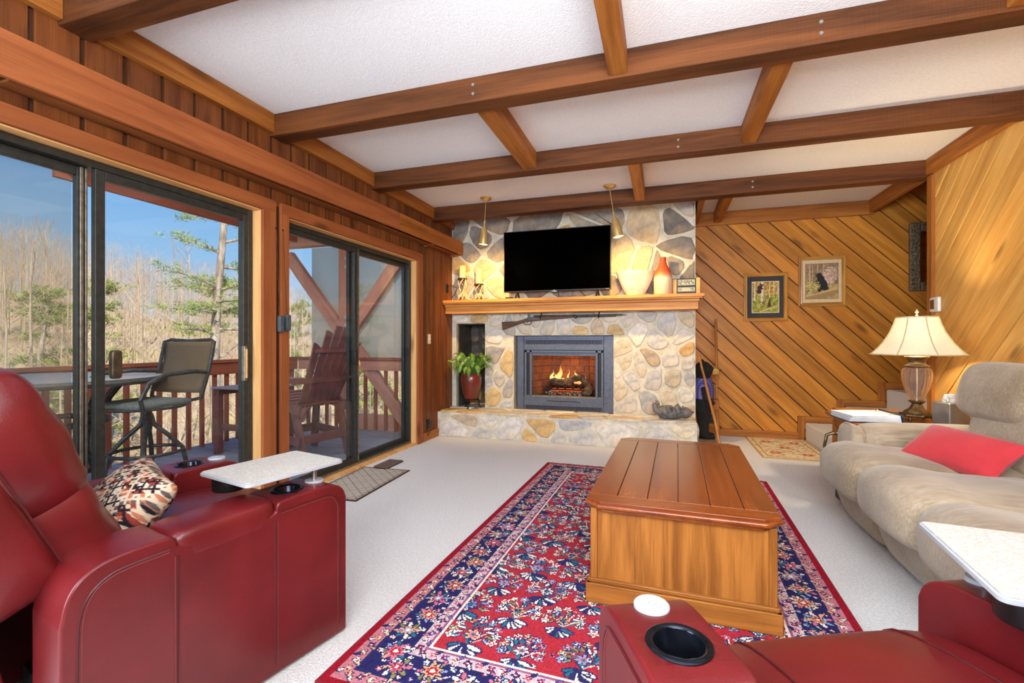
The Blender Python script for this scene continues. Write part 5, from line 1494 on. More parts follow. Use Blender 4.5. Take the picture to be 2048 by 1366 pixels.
o = pillow('throw_pillow', .40, .28, .19, vcol('geometric_weave', .9, .1, .3, 260), T(pc_.x - .02, pc_.y - .05, .60) @ RZ(a1 - .12) @ RX(math.radians(42)) @ RZ(-.12), geo, n=150)
tag(o, 'throw pillow with brown, black and cream triangles in the red recliner', 'pillow')

# ------------------------------------------------------------------ sofa
def ribs(name, c1, c2, scale, rough=.95, sheen=.25):
    m, nt, b = new_mat(name); N, L = nt.nodes, nt.links
    tc = N.new('ShaderNodeTexCoord')
    nz = N.new('ShaderNodeTexNoise'); nz.inputs['Scale'].default_value = 3; nz.inputs['Detail'].default_value = 4; L.new(tc.outputs['Object'], nz.inputs['Vector'])
    mp = N.new('ShaderNodeMapping'); mp.inputs['Scale'].default_value = (6, 160, 60); L.new(tc.outputs['Object'], mp.inputs[0])
    n2 = N.new('ShaderNodeTexNoise'); n2.inputs['Scale'].default_value = 1; n2.inputs['Detail'].default_value = 2; L.new(mp.outputs[0], n2.inputs['Vector'])
    ad = N.new('ShaderNodeMath'); ad.operation = 'MULTIPLY_ADD'; L.new(n2.outputs[0], ad.inputs[0]); ad.inputs[1].default_value = .6; L.new(nz.outputs[0], ad.inputs[2])
    r = ramp(nt, [(.55, c1), (1.0, c2)]); L.new(ad.outputs[0], r.inputs[0]); L.new(r.outputs[0], b.inputs['Base Color'])
    b.inputs['Roughness'].default_value = rough; b.inputs['Sheen Weight'].default_value = sheen; b.inputs['Specular IOR Level'].default_value = .1
    bp = N.new('ShaderNodeBump'); bp.inputs['Strength'].default_value = .5; bp.inputs['Distance'].default_value = .004; L.new(n2.outputs[0], bp.inputs['Height']); L.new(bp.outputs[0], b.inputs['Normal'])
    return m
M_['chenille'] = ribs('beige_chenille', S(180, 162, 138), S(134, 114, 90), 1)
sofa = thing('reclining_sofa', 'three seat beige chenille reclining sofa along the right wall', 'sofa', (1.65, 2.75, 0))
SX0, SX1 = 1.10, 2.24            # front and back
ys = [1.80, 2.42, 3.04, 3.66]
def wr2(x, y, z): return (0, 0, 0)
MB().box(SX0 + .10, SX1, 1.50, 3.98, .04, .30).build('frame', M_['black'], sofa)
for i in range(3):
    y0, y1 = ys[i], ys[i + 1]; yc_ = (y0 + y1) / 2
    seat = MB().soft((.86, y1 - y0 + .012, .25), (5, 7, 3.6), 14, M=T(SX0 + .32, yc_, .362),
              fn=lambda x, y, z: (-.015 * max(0, -x) * (1 - y * y), 0, .03 * (1 - y * y) * (1 if z > 0 else 0) + .028 * math.exp(-((x + .62) / .3) ** 2) * (1 if z > 0 else 0)))
    seat.build('seat_cushion', M_['chenille'], sofa, smooth='all')
    MB().soft((.17, y1 - y0 - .004, .33), (4, 8, 4), 10, M=T(SX0 + .075, yc_, .195), fn=lambda x, y, z: (-.05 * z if z < 0 else -.03 * z, 0, 0)).build('footrest_panel', M_['chenille'], sofa, smooth='all')
    def bf(x, y, z): return (-.02 * (1 - y * y) - .006 * abs(math.sin((z + 1) * 7)) * (1 if x < 0 else 0), 0, 0)
    MB().soft((.30, y1 - y0 + .01, .40), (4, 6, 4), 14, M=T(SX1 - .30, yc_, .62) @ RY(math.radians(14)), fn=bf).build('back_cushion', M_['chenille'], sofa, smooth='all')
    MB().soft((.36, y1 - y0 + (.14 if i == 2 else .04), .37), (3, 4.0, 3.2), 14, M=T(SX1 - .27, yc_ + (.10 if i == 2 else 0), .845) @ RY(math.radians(16)), fn=lambda x, y, z: (-.03 * (1 - y * y), 0, 0)).build('head_cushion', M_['chenille'], sofa, smooth='all')
MB().box(SX1 - .12, SX1, 1.50, 3.98, .05, .82).build('back_frame', M_['chenille'], sofa, bevel=.03)
for s, y0, y1 in ((1, 3.645, 3.98), (-1, 1.48, 1.805)):
    yc_ = (y0 + y1) / 2
    arm = MB().box(SX0 + .10, SX1, y0 + .04, y1 - .02, .05, .45).build('arm_side', M_['chenille'], sofa, bevel=.02)
    MB().soft((1.0, y1 - y0, .24), (9, 3.2, 3), 14, M=T((SX0 + SX1) / 2 + .08, yc_, .485) @ RY(math.radians(-1)), fn=lambda x, y, z: (0, 0, .012 * (1 - x * x))).build('armrest', M_['chenille'], sofa, smooth='all')
    MB().soft((.10, y1 - y0 - .015, .36), (3, 4, 4), 10, M=T(SX0 + .145, yc_, .42)).build('arm_front', M_['chenille'], sofa, smooth='all')
    MB().tube(arc((SX0 + .125, yc_, .47), .135, -.5, PI + .5, 16, 'yz'), .007, 6).build('welt', M_['chenille'], sofa, smooth=True)
MB().tube([(SX0 + .16, 4.0, .47), (SX0 + .10, 4.01, .50), (SX0 + .055, 4.01, .48), (SX0 + .04, 4.01, .40), (SX0 + .055, 4.01, .31), (SX0 + .09, 4.01, .27)], [.012, .014, .012, .010, .010, .008], 8).build('recline_lever', pm('lever_metal', S(130, 112, 84), S(90, 76, 56), 30, .3, metal=.8), sofa, smooth='all')
for (x, y) in ((SX0 + .05, 3.9), (SX0 + .05, 1.6), (SX1 - .1, 3.9), (SX1 - .1, 1.6)):
    MB().lathe([(.022, 0), (.025, .05)], 10, M=T(x + .1, y, 0)).build('foot', M_['black'], sofa)
# red lumbar pillow
o = pillow('lumbar_pillow', .52, .27, .15, pm('coral_red_cloth', S(200, 48, 54), S(184, 40, 47), 6, .85, bump=.2, bscale=420, sheen=.2), T(1.535, 3.17, .575) @ RZ(math.radians(-66)) @ RX(math.radians(40)) @ RZ(math.radians(-4)), n=30)
tag(o, 'coral red oblong pillow leaning on the beige sofa', 'pillow')

# ------------------------------------------------------------------ end table, lamp, tissue box, binder
et = thing('end_table', 'wooden end table between the sofa and the stairs', 'table', (1.78, 4.42, 0))
M_['etop'] = wood('end_table_oak', S(176, 108, 46), S(130, 70, 24), rough=.3, coat=.3, vary=.04, knots=False)
board('table_top', (1.36, 4.44, .545), (2.22, 4.44, .545), .66, .03, M_['etop'], et, ch=.008)
board('apron', (1.42, 4.15, .49), (2.18, 4.15, .49), .02, .08, M_['etop'], et); board('apron', (1.42, 4.72, .49), (2.18, 4.72, .49), .02, .08, M_['etop'], et)
board('apron', (1.42, 4.15, .49), (1.42, 4.72, .49), .02, .08, M_['etop'], et); board('apron', (2.18, 4.15, .49), (2.18, 4.72, .49), .02, .08, M_['etop'], et)
for x in (1.43, 2.17):
    for y in (4.16, 4.71):
        board('leg', (x, y, 0), (x, y, .53), .05, .05, M_['etop'], et, up=(1, 0, 0))
TZ = .561
LX, LY = 1.86, 4.38
lm = thing('table_lamp', 'lit table lamp with pleated bell shade and fluted glass body', 'lamp', (LX, LY, TZ))
LM = T(LX, LY, TZ + .005)
M_['bronze'] = pm('antique_bronze', S(112, 86, 52), S(66, 48, 28), 30, .4, metal=.6, bump=.3)
LMB = LM @ Matrix.Diagonal((1, 1, .90, 1))
MB().lathe([(.10, .03), (.112, .04), (.108, .055), (.085, .062), (.08, .075), (.05, .10), (.038, .125), (.032, .14), (.05, .155), (.055, .165), (.04, .17), (0, .17)], 6, M=LMB @ RZ(PI / 6)).build('base', M_['bronze'], lm, bevel=.004)
for k in range(4):
    a = PI / 4 + k * PI / 2
    MB().tube([(.09 * math.cos(a), .09 * math.sin(a), .036), (.105 * math.cos(a), .105 * math.sin(a), .02), (.10 * math.cos(a), .10 * math.sin(a), .006), (.115 * math.cos(a), .115 * math.sin(a), .006)], .010, 6).build('foot', M_['bronze'], lm, M=LMB, smooth='all')
m, nt, b = new_mat('fluted_glass'); b.inputs['Base Color'].default_value = S(248, 236, 220); b.inputs['Roughness'].default_value = .08; b.inputs['Transmission Weight'].default_value = .95; b.inputs['IOR'].default_value = 1.15
tcx = nt.nodes.new('ShaderNodeTexNoise'); tcx.inputs['Scale'].default_value = 12; rgx = ramp(nt, [(.3, S(250, 240, 228)), (.7, S(236, 220, 202))]); nt.links.new(tcx.outputs[0], rgx.inputs[0]); nt.links.new(rgx.outputs[0], b.inputs['Base Color'])
MB().lathe([(.034, .17), (.048, .20), (.072, .27), (.086, .34), (.09, .40), (.082, .435), (.066, .45), (.062, .45), (.078, .43), (.085, .39), (.081, .34), (.066, .27), (.042, .20), (.03, .175)], 120, M=LMB, cap=False, flute=lambda th, z: 1 + .07 * abs(math.sin(th * 10))).build('glass_body', m, lm, smooth=70)
MB().tube([(0, 0, .165), (0, 0, .46)], .007, 8).build('inner_rod', M_['steel'], lm, M=LMB, smooth=True)
MB().lathe([(.066, .449), (.076, .454), (.078, .465), (.066, .47), (.055, .48), (.052, .50), (.062, .525), (.078, .54), (.074, .545), (.02, .545), (0, .545)], 24, M=LMB, flute=lambda th, z: 1 + .03 * math.sin(th * 12)).build('collar', M_['bronze'], lm, smooth=50)
MB().tube([(.074 * math.cos(2 * PI * i / 40), .074 * math.sin(2 * PI * i / 40), .462 + .003 * (i % 2)) for i in range(40)], .006, 6, closed=True).build('rope_band', M_['bronze'], lm, M=LMB, smooth=True)
MB().lathe([(.016, .545), (.016, .60), (.012, .61), (0, .61)], 12, M=LMB).build('socket', M_['brass'], lm, smooth=50)
MB().lathe([(.004, .53), (.004, .80), (.010, .806), (.004, .815), (.012, .83), (.003, .85), (0, .855)], 10, M=LM).build('finial', M_['antler'], lm, smooth=50)
m, nt, b = new_mat('lit_shade_fabric')
nt.nodes.remove(b); N, L = nt.nodes, nt.links
df = N.new('ShaderNodeBsdfDiffuse'); tl_ = N.new('ShaderNodeBsdfTranslucent'); nz = N.new('ShaderNodeTexNoise'); nz.inputs['Scale'].default_value = 90
rp = ramp(nt, [(.3, S(250, 246, 234)), (.7, S(244, 238, 222))]); L.new(nz.outputs[0], rp.inputs[0]); L.new(rp.outputs[0], df.inputs[0]); L.new(rp.outputs[0], tl_.inputs[0])
mx = N.new('ShaderNodeMixShader'); mx.inputs[0].default_value = .55; L.new(df.outputs[0], mx.inputs[1]); L.new(tl_.outputs[0], mx.inputs[2]); L.new(mx.outputs[0], nt.nodes['Material Output'].inputs[0])
prof = [(.295, .505), (.255, .545), (.212, .60), (.175, .665), (.148, .73), (.130, .79)]
sh = MB().lathe(prof + [(r_ - .003, z_) for r_, z_ in reversed(prof)], 48, M=LM, flute=lambda th, z: 1 - .028 * abs(math.sin(th * 4)) * (1 - (z - .5) * 2.6)).build('shade', m, lm, smooth=60)
me = sh.data
bm = bmesh.new(); bm.from_mesh(me)
bmesh.ops.delete(bm, geom=[f for f in bm.faces if len(f.verts) > 4], context='FACES_ONLY'); bm.to_mesh(me); bm.free()
M_['ribbing'] = pm('shade_trim', S(206, 190, 150), S(190, 172, 130), 60, .8)
for k in range(8):
    a = k * PI / 4
    MB().tube([(r_ * 1.003 * math.cos(a), r_ * 1.003 * math.sin(a), z_) for r_, z_ in prof], .0045, 6).build('shade_rib', M_['ribbing'], lm, M=LM, smooth=True)
for (r_, z_) in (prof[0], prof[-1]):
    MB().tube([(r_ * math.cos(2 * PI * i / 48) * (1 - (.028 if z_ < .6 else .008) * abs(math.sin(i * PI / 12))), r_ * math.sin(2 * PI * i / 48) * (1 - (.028 if z_ < .6 else .008) * abs(math.sin(i * PI / 12))), z_) for i in range(48)], .005, 6, closed=True).build('shade_rim', M_['ribbing'], lm, M=LM, smooth=True)
MB().ell((0, 0, .66), (.03, .03, .045), M=LM, nu=14, nv=9).build('bulb', pm('lamp_bulb', S(255, 236, 190), None, 5, .5, emit=S(255, 226, 160), estr=8), lm, smooth='all')
d = bpy.data.lights.new('table_lamp_bulb', 'POINT'); d.energy = 74; d.color = (1, .84, .56); d.shadow_soft_size = .045
lo = bpy.data.objects.new('table_lamp_bulb', d); COL.objects.link(lo); lo.location = (LX, LY, TZ + .66)
MB().tube([(LX - .10, LY - .02, TZ + .012), (LX - .15, LY - .03, TZ + .006), (LX - .19, LY + .02, TZ + .006), (LX - .14, LY + .06, TZ + .006), (LX - .2, LY + .1, TZ + .006)], .006, 6).build('cord', M_['etop'], lm, smooth=True)
tbx = thing('tissue_box', 'grey metal tissue box with a white tissue beside the lamp', 'tissue box', (1.98, 4.22, TZ))
m = pm('satin_grey', S(150, 146, 140), S(136, 132, 126), 12, .3, metal=.5)
MB().box(-.075, .075, -.075, .075, 0, .17).build('cover', m, tbx, M=T(1.985, 4.20, TZ) @ RZ(.30), bevel=.012, seg=3)
MB().soft((.09, .05, .07), (3, 3, 3), 10, M=T(1.985, 4.20, TZ + .185) @ RZ(.6), fn=lambda x, y, z: (.01 * math.sin(z * 6 + y * 5), .012 * math.sin(x * 7), .012 * math.sin(x * 5 + y * 9))).build('tissue', M_['white'], tbx, smooth=60)
bi = thing('binder', 'navy binder stuffed with white papers on the end table', 'binder', (1.58, 4.30, TZ))
BMx = T(1.54, 4.33, TZ + .002) @ RZ(.10)
MB().box(-.22, .14, -.17, .17, 0, .004).box(.136, .14, -.17, .17, 0, .065).build('cover', pm('navy_cover', S(40, 56, 84), S(30, 44, 70), 30, .5), bi, M=BMx, bevel=.001, seg=1)
for i in range(5):
    MB().add([(-.215 + .006 * i, -.16, .006 + .009 * i), (.13, -.16 + .004 * i, .006 + .009 * i), (.13, .155, .008 + .010 * i), (-.21, .155, .006 + .009 * i), (-.215 + .006 * i, -.16, .011 + .009 * i), (.13, -.16 + .004 * i, .013 + .010 * i), (.13, .155, .014 + .010 * i), (-.21, .155, .011 + .009 * i)],
             [(0, 3, 2, 1), (4, 5, 6, 7), (0, 1, 5, 4), (1, 2, 6, 5), (2, 3, 7, 6), (3, 0, 4, 7)]).build('paper_sheaf', pm('white_paper', S(236, 238, 240), S(226, 228, 232), 20, .7) if i == 0 else bpy.data.materials['white_paper'], bi, M=BMx)
for y in (-.10, .10):
    MB().tube(arc((.10, y, .03), .03, 0, PI, 8, 'xz'), .003, 6).build('ring', M_['steel'], bi, M=BMx, smooth=True)
tl2 = thing('tray_organizer', 'flat wooden tray beyond the papers on the end table', 'tray', (1.6, 4.62, TZ))
rectframe(MB(), -.22, .22, -.08, .08, 0, .04, .012).box(-.21, .21, -.07, .07, 0, .006).build('tray_body', M_['trimw'], tl2, M=T(1.62, 4.63, TZ))

# ------------------------------------------------------------------ pictures
M_['frame_gold'] = wood('gilded_oak_frame', S(206, 150, 74), S(156, 100, 40), rough=.35, knots=False, coat=.3, vary=.05, gscale=2)
M_['paint'] = vcol('painted_print', .6, .2)
def picture(name, label, cx, cz, w, h, mat_c, mat_w, inner, P, fw_=.042):
    p = thing(name, label, 'picture', (cx, YB - .02, cz), group=None)
    Mp = T(cx, YB - .021, cz) @ FRONT
    for (x, y, l, rot) in ((0, h / 2 - fw_ / 2, w, 0), (0, -h / 2 + fw_ / 2, w, PI), (-w / 2 + fw_ / 2, 0, h, PI / 2), (w / 2 - fw_ / 2, 0, h, -PI / 2)):
        mb = MB(); L_ = l / 2; q = fw_
        # mitred moulding, raised towards the outside
        prof_ = [(q / 2, 0), (q / 2, .022), (q * .2, .028), (-q * .1, .018), (-q * .3, .020), (-q / 2, .010), (-q / 2, 0)]
        k = len(prof_)
        vs = []
        for e in (-1, 1):
            for (v, z) in prof_: vs.append((e * (L_ - (q / 2 - v)), v, z))
        fs = [(i, (i + 1) % k, k + (i + 1) % k, k + i) for i in range(k)] + [tuple(range(k - 1, -1, -1)), tuple(range(k, 2 * k))]
        mb.add(vs, fs).build('frame_rail', M_['frame_gold'], p, M=Mp @ T(x, y, 0) @ RZ(rot), recalc=True)
    iw, ih = w - 2 * fw_ + .004, h - 2 * fw_ + .004
    MB().box(-iw / 2, iw / 2, -ih / 2, ih / 2, 0, .006).build('mat_board', pm('mat_' + name + str(int(cx * 10)), mat_c, None, 40, .9), p, M=Mp)
    MB().box(-P.w / 2 - .006, P.w / 2 + .006, -P.h / 2 - .006, P.h / 2 + .006, .006, .0075).build('inner_mat', pm('inner_mat', inner, None, 30, .8), p, M=Mp)
    link('print', P.mesh('print', .0082), p, M=Mp).data.materials.append(M_['paint'])
    return p
pp = random.Random(9)
# bear cubs and birches
A = Paint(.285, .37, .0035, (150, 120, 50))
for i in range(700):
    y = pp.uniform(0, .37); c = (pp.choice([(188, 150, 60), (206, 176, 90), (140, 110, 46), (170, 140, 80)]) if y > .2 else pp.choice([(132, 140, 44), (160, 160, 60), (104, 116, 40), (176, 168, 84)]))
    A.ellipse(pp.uniform(0, .285), y, pp.uniform(.006, .02), pp.uniform(.006, .02), c)
for (x, w, y0) in ((.03, .03, .14), (.115, .044, .09), (.19, .012, .18), (.235, .014, .19), (.275, .01, .2)):
    A.poly([(x - w / 2, y0), (x + w / 2, y0), (x + w * .42, .37), (x - w * .42, .37)], (226, 206, 150) if w < .04 else (216, 204, 180))
    A.poly([(x + w * .2, y0), (x + w / 2, y0), (x + w * .42, .37), (x + w * .2, .37)], (150, 140, 130))
    for k in range(8): A.ellipse(x + pp.uniform(-w / 2, w / 2), pp.uniform(y0, .37), w * .2, .004, (70, 56, 44))
for (x, y, rx, ry) in ((.075, .255, .028, .026), (.082, .30, .026, .03), (.10, .325, .017, .014), (.10, .29, .02, .01), (.115, .335, .012, .008), (.09, .345, .01, .012), (.185, .095, .018, .036), (.19, .14, .012, .014)):
    A.ellipse(x, y, rx, ry, (70, 36, 40) if y > .2 else (70, 60, 44))
A.poly([(.09, 0), (.28, .07), (.28, .085), (.2, .06), (.07, .012)], (196, 170, 120))
A.poly([(.10, .1), (.125, .16), (.14, .09)], (124, 86, 60)); A.noise(.25, g2)
picture('framed_picture', 'framed print of cubs on birch trunks with dark mat, lower of the two pictures', 1.187, 1.708, .478, .585, S(62, 60, 62), .05, S(244, 236, 206), A)
# bear sitting by flowers
B = Paint(.325, .405, .0035, (146, 124, 88))
for i in range(800):
    x, y = pp.uniform(0, .325), pp.uniform(0, .405)
    c = pp.choice([(150, 124, 92), (130, 108, 84), (170, 140, 110)]) if y > .18 else pp.choice([(176, 150, 90), (150, 140, 84), (196, 172, 110), (126, 120, 70)])
    B.ellipse(x, y, pp.uniform(.006, .022), pp.uniform(.006, .022), c)
for x, w in ((.04, .016), (.07, .006), (.12, .01), (.18, .016)):
    B.poly([(x - w / 2, .16), (x + w / 2, .16), (x + w * .4, .405), (x - w * .4, .405)], (196, 170, 130))
for i in range(260):
    a = pp.uniform(0, 6.28); r_ = pp.uniform(0, 1) ** .5
    B.ellipse(.25 + .065 * r_ * math.cos(a), .27 + .095 * r_ * math.sin(a), .009, .009, pp.choice([(206, 170, 150), (190, 146, 132), (222, 196, 176), (170, 150, 120)]))
for (x, y, rx, ry, an) in ((.172, .165, .048, .07, .25), (.155, .225, .038, .055, .35), (.135, .268, .03, .026, 0), (.108, .262, .018, .011, 0), (.125, .292, .008, .009, 0), (.15, .292, .008, .009, 0), (.125, .18, .014, .04, .5), (.14, .11, .02, .03, 0), (.21, .11, .022, .03, 0)):
    B.ellipse(x, y, rx, ry, (44, 42, 46), an)
B.ellipse(.1, .262, .007, .006, (150, 120, 90))
for i in range(120): B.ellipse(pp.uniform(0, .15), pp.uniform(.1, .2), .006, .004, pp.choice([(214, 190, 100), (226, 206, 150), (150, 150, 70)]))
B.poly([(0, .02), (.325, .10), (.325, .135), (.1, .06), (0, .045)], (206, 170, 116)); B.poly([(0, 0), (.2, .0), (.325, .06), (.325, .10), (0, .02)], (166, 134, 90)); B.noise(.25, g2)
picture('framed_picture', 'framed print of a black bear with wide cream mat, upper of the two pictures', 1.779, 1.878, .484, .585, S(222, 200, 158), .07, S(150, 110, 84), B)

# woven silver mirror in the stairwell
mi_ = thing('wall_mirror', 'mirror in a woven silver frame on the stairwell wall, half hidden by the wall corner', 'mirror', (2.9, YB - .02, 2.11))
MMx = T(2.905, YB - .021, 2.11) @ FRONT
m, nt, b = new_mat('woven_silver'); N, L = nt.nodes, nt.links
tc = N.new('ShaderNodeTexCoord'); ck2 = N.new('ShaderNodeTexVoronoi'); ck2.inputs['Scale'].default_value = 110; L.new(tc.outputs['Object'], ck2.inputs['Vector'])
rp = ramp(nt, [(.1, S(196, 180, 152)), (.6, S(96, 78, 56))]); L.new(ck2.outputs['Distance'], rp.inputs[0]); L.new(rp.outputs[0], b.inputs['Base Color']); b.inputs['Metallic'].default_value = .5; b.inputs['Roughness'].default_value = .35
bp = N.new('ShaderNodeBump'); bp.inputs['Distance'].default_value = .004; bp.invert = True; L.new(ck2.outputs['Distance'], bp.inputs['Height']); L.new(bp.outputs[0], b.inputs['Normal'])
for (x, y, w, h) in ((-.235, 0, .10, .76), (.235, 0, .10, .76), (0, .33, .37, .10), (0, -.33, .37, .10)):
    MB().box(-w / 2, w / 2, -h / 2, h / 2, 0, .045).build('frame_rail', m, mi_, M=MMx @ T(x, y, 0), bevel=.012, seg=2)
mg, nt, b = new_mat('mirror_glass'); b.inputs['Metallic'].default_value = 1; b.inputs['Roughness'].default_value = .02; b.inputs['Base Color'].default_value = (.9, .9, .88, 1)
MB().box(-.19, .19, -.285, .285, 0, .012).build('mirror_glass', mg, mi_, M=MMx)

# blind cord weights between the doors
for y, dz, lb in ((2.70, 0, 'grey cord weight hanging between the doors, nearer to the camera'), (2.765, .012, 'grey cord weight hanging between the doors, nearer to the fireplace')):
    t = thing('cord_weight', lb, 'cord weight', (XL + .05, y, 1.3), group='cord weights between the doors')
    zw = 1.295 + dz
    MB().soft((.03, .04, .12), (6, 6, 10), 5, M=T(XL + .05, y, zw)).build('weight', pm('slate_plastic', S(74, 84, 92), S(60, 70, 78), 40, .5), t, smooth=40)
    MB().tube([(XL + .045, y, zw + .055), (XL + .035, y - .01, zw + .3), (XL + .03, y - .02, 1.98)], .0016, 4).build('cord', M_['burr'], t)
    MB().lathe([(0, 0), (.008, 0), (.008, .012)], 8, M=T(XL + .015, y - .02, 1.98) @ RY(PI / 2)).build('hook', M_['black'], t)
# ------------------------------------------------------------------ deck outside the sliding doors
DZ, RXD, YE = -.08, -5.2, 5.65
M_['deck'] = wood('weathered_deck', S(150, 150, 158), S(116, 118, 128), rough=.7, knots=False, vary=.10)
M_['rail'] = wood('painted_rail', S(150, 84, 66), S(124, 66, 52), rough=.65, knots=False, vary=.08, bump=.15)
M_['post'] = wood('painted_post', S(190, 138, 120), S(170, 116, 98), rough=.65, knots=False, vary=.06, bump=.15)
dk = thing('deck_floor', 'weathered grey plank deck outside the sliding doors', 'deck', (-4, 2.4, DZ - .1), kind='structure')
y = -1.2
while y < YE + .06:
    board('plank', (RXD - .12, y + .07, DZ - .016), (XL - .2, y + .07, DZ - .016), .138, .032, M_['deck'], dk)
    y += .146
MB().box(RXD - .1, RXD - .05, -1.2, YE + .1, DZ - .26, DZ - .034).box(XL - .26, XL - .21, -1.2, YE + .1, DZ - .26, DZ - .034).build('joist', M_['rail'], dk)
rl = thing('deck_railing', 'brown deck railing with square balusters along the outer edge', 'railing', (RXD, 2.3, DZ))
board('rail_cap', (RXD, -1.2, .925), (RXD, YE + .07, .925), .14, .036, M_['rail'], rl)
board('rail_face', (RXD + .03, -1.2, .835), (RXD + .03, YE, .835), .14, .036, M_['rail'], rl, up=(1, 0, 0))
y = -1.1
bme = None
def baluster(par, x, y, z0=DZ - .2, z1=.90):
    return board('baluster', (x, y, z0), (x, y, z1), .04, .04, M_['rail'], par, up=(1, 0, 0), ch=.002)
while y < YE - .1:
    baluster(rl, RXD - .01, y); y += .165
for y in (.4, 2.0, 5.60):
    board('post', (RXD - .05, y, DZ - .2), (RXD - .05, y, .90), .09, .09, M_['rail'], rl, up=(1, 0, 0))
re_ = thing('deck_end_railing', 'brown railing across the far end of the deck behind the slatted chairs', 'railing', (-4, YE, DZ))
board('rail_cap', (RXD + .08, YE + .03, .925), (XL - .21, YE + .03, .925), .14, .036, M_['rail'], re_)
board('rail_face', (RXD + .08, YE, .835), (XL - .21, YE, .835), .14, .036, M_['post'], re_, up=(0, 1, 0))
x = RXD + .2
while x < XL - .3:
    baluster(re_, x, YE + .05); x += .165
board('kick_board', (-4.25, YE + .09, .02), (-3.2, YE + .09, .02), .24, .03, M_['post'], re_, up=(0, 1, 0))
dp = thing('braced_post', 'tall deck post with four diagonal braces at the far end of the deck', 'post', (-4.33, YE, DZ))
PX = -4.345
board('post', (PX, YE + .09, DZ - .2), (PX, YE + .09, 2.58), .20, .14, M_['post'], dp, up=(0, 1, 0), ch=.006)
def brace(name, x0, z0, x1, z1):
    board(name, (x0, YE + .06, z0), (x1, YE + .06, z1), .17, .09, M_['post'], dp, up=(0, 1, 0), ch=.006)
brace('brace', PX - .10, 1.34, PX - 1.02, 2.46); brace('brace', PX + .10, 1.34, PX + 1.0, 2.46)
brace('brace', PX + .10, 1.16, PX + 1.02, .0); brace('brace', PX - .10, 1.16, PX - .86, .0)
for z_ in (2.36, 2.24, 1.52, 1.40):
    MB().lathe([(0, .014), (.016, .014), (.016, .006), (.026, .006), (.026, 0)], 12, M=T(PX + .03, YE + .018, z_) @ RX(PI / 2)).build('bolt', M_['steel'], dp, smooth=40)
board('beam', (RXD - .3, YE + .09, 2.70), (XL - .2, YE + .09, 2.70), .24, .14, M_['post'], dp, up=(0, 1, 0))
rf_ = thing('deck_roof', 'roof edge over the far half of the deck', 'roof', (-4, 4.4, 2.8), kind='structure')
board('fascia', (RXD, 2.75, 2.725), (RXD, YE + .1, 2.725), .15, .05, M_['rail'], rf_, up=(1, 0, 0))
MB().box(RXD - .3, XL - .19, 2.75, YE + .5, 2.83, 2.9).build('roof_deck', M_['rail'], rf_)
for i in range(4):
    board('rafter', (RXD - .25, 3.1 + .75 * i, 2.79), (XL - .2, 3.1 + .75 * i, 2.79), .05, .08, M_['post'], rf_)
for xa_, xb_, lb in ((-5.06, -4.47, 'grey mesh shade hanging left of the braced post'), (-4.22, -3.05, 'grey mesh shade hanging right of the braced post')):
    o = MB().box(xa_, xb_, YE + .19, YE + .194, .93, 2.58).build('mesh_shade', M_['shade']); tag(o, lb, 'shade', 'mesh shades at the end of the deck')
ew = MB().box(XL - .6, XL - .2, -3, -1.2, -3, 2.8).box(XL - .21, XL - .19, -3, YE + .5, -4, DZ - .2)
ew.build('wall_exterior', M_['rail'])['kind'] = 'structure'
MB().box(XL - .75, 5, -4, YE + .9, 3.0, 3.1).build('roof', M_['rail'])['kind'] = 'structure'  # house roof, out of view; eave added to keep the deck in shade

# bar table and stool
M_['patio'] = pm('patio_metal', S(78, 80, 76), S(54, 56, 54), 40, .45, metal=.5)
btb = thing('bar_table', 'round patio bar table with stone top and curved metal legs on the deck', 'table', (-4.25, 2.2, DZ))
BT = T(-4.25, 2.2, DZ)
MB().lathe([(0, .955), (.66, .955), (.69, .962), (.69, .985), (.66, .99), (0, .99)], 48, M=BT).build('table_top', pm('stone_top', S(170, 160, 146), S(140, 130, 118), 20, .4), btb, smooth=40)
MB().tube([(.69 * math.cos(2 * PI * i / 48), .69 * math.sin(2 * PI * i / 48), .965) for i in range(48)], .022, 8, closed=True).build('rim', M_['patio'], btb, M=BT, smooth=True)
for k in range(4):
    a = k * PI / 2 + .35
    MB().tube([(r_ * math.cos(a), r_ * math.sin(a), z_) for r_, z_ in ((.52, .95), (.44, .85), (.36, .68), (.34, .5), (.38, .3), (.48, .12), (.56, .02))], .026, 8).build('leg', M_['patio'], btb, M=BT, smooth=True)
MB().tube([(.36 * math.cos(2 * PI * i / 32), .36 * math.sin(2 * PI * i / 32), .33) for i in range(32)], .018, 8, closed=True).build('foot_ring', M_['patio'], btb, M=BT, smooth=True)
MB().tube([(.34 * math.cos(2 * PI * i / 32), .34 * math.sin(2 * PI * i / 32), .66) for i in range(32)], .022, 8, closed=True).build('stretcher_ring', M_['patio'], btb, M=BT, smooth=True)
bs = thing('bar_stool', 'swivel patio bar stool with brown mesh back beside the bar table', 'bar stool', (-3.66, 2.50, DZ), math.radians(4))
def bst(name, pts, r, mat=None, smooth=True):
    return MB().tube(pts, r, 8).build(name, mat or M_['patio'], bs, local=True, smooth=smooth)
SH = .79
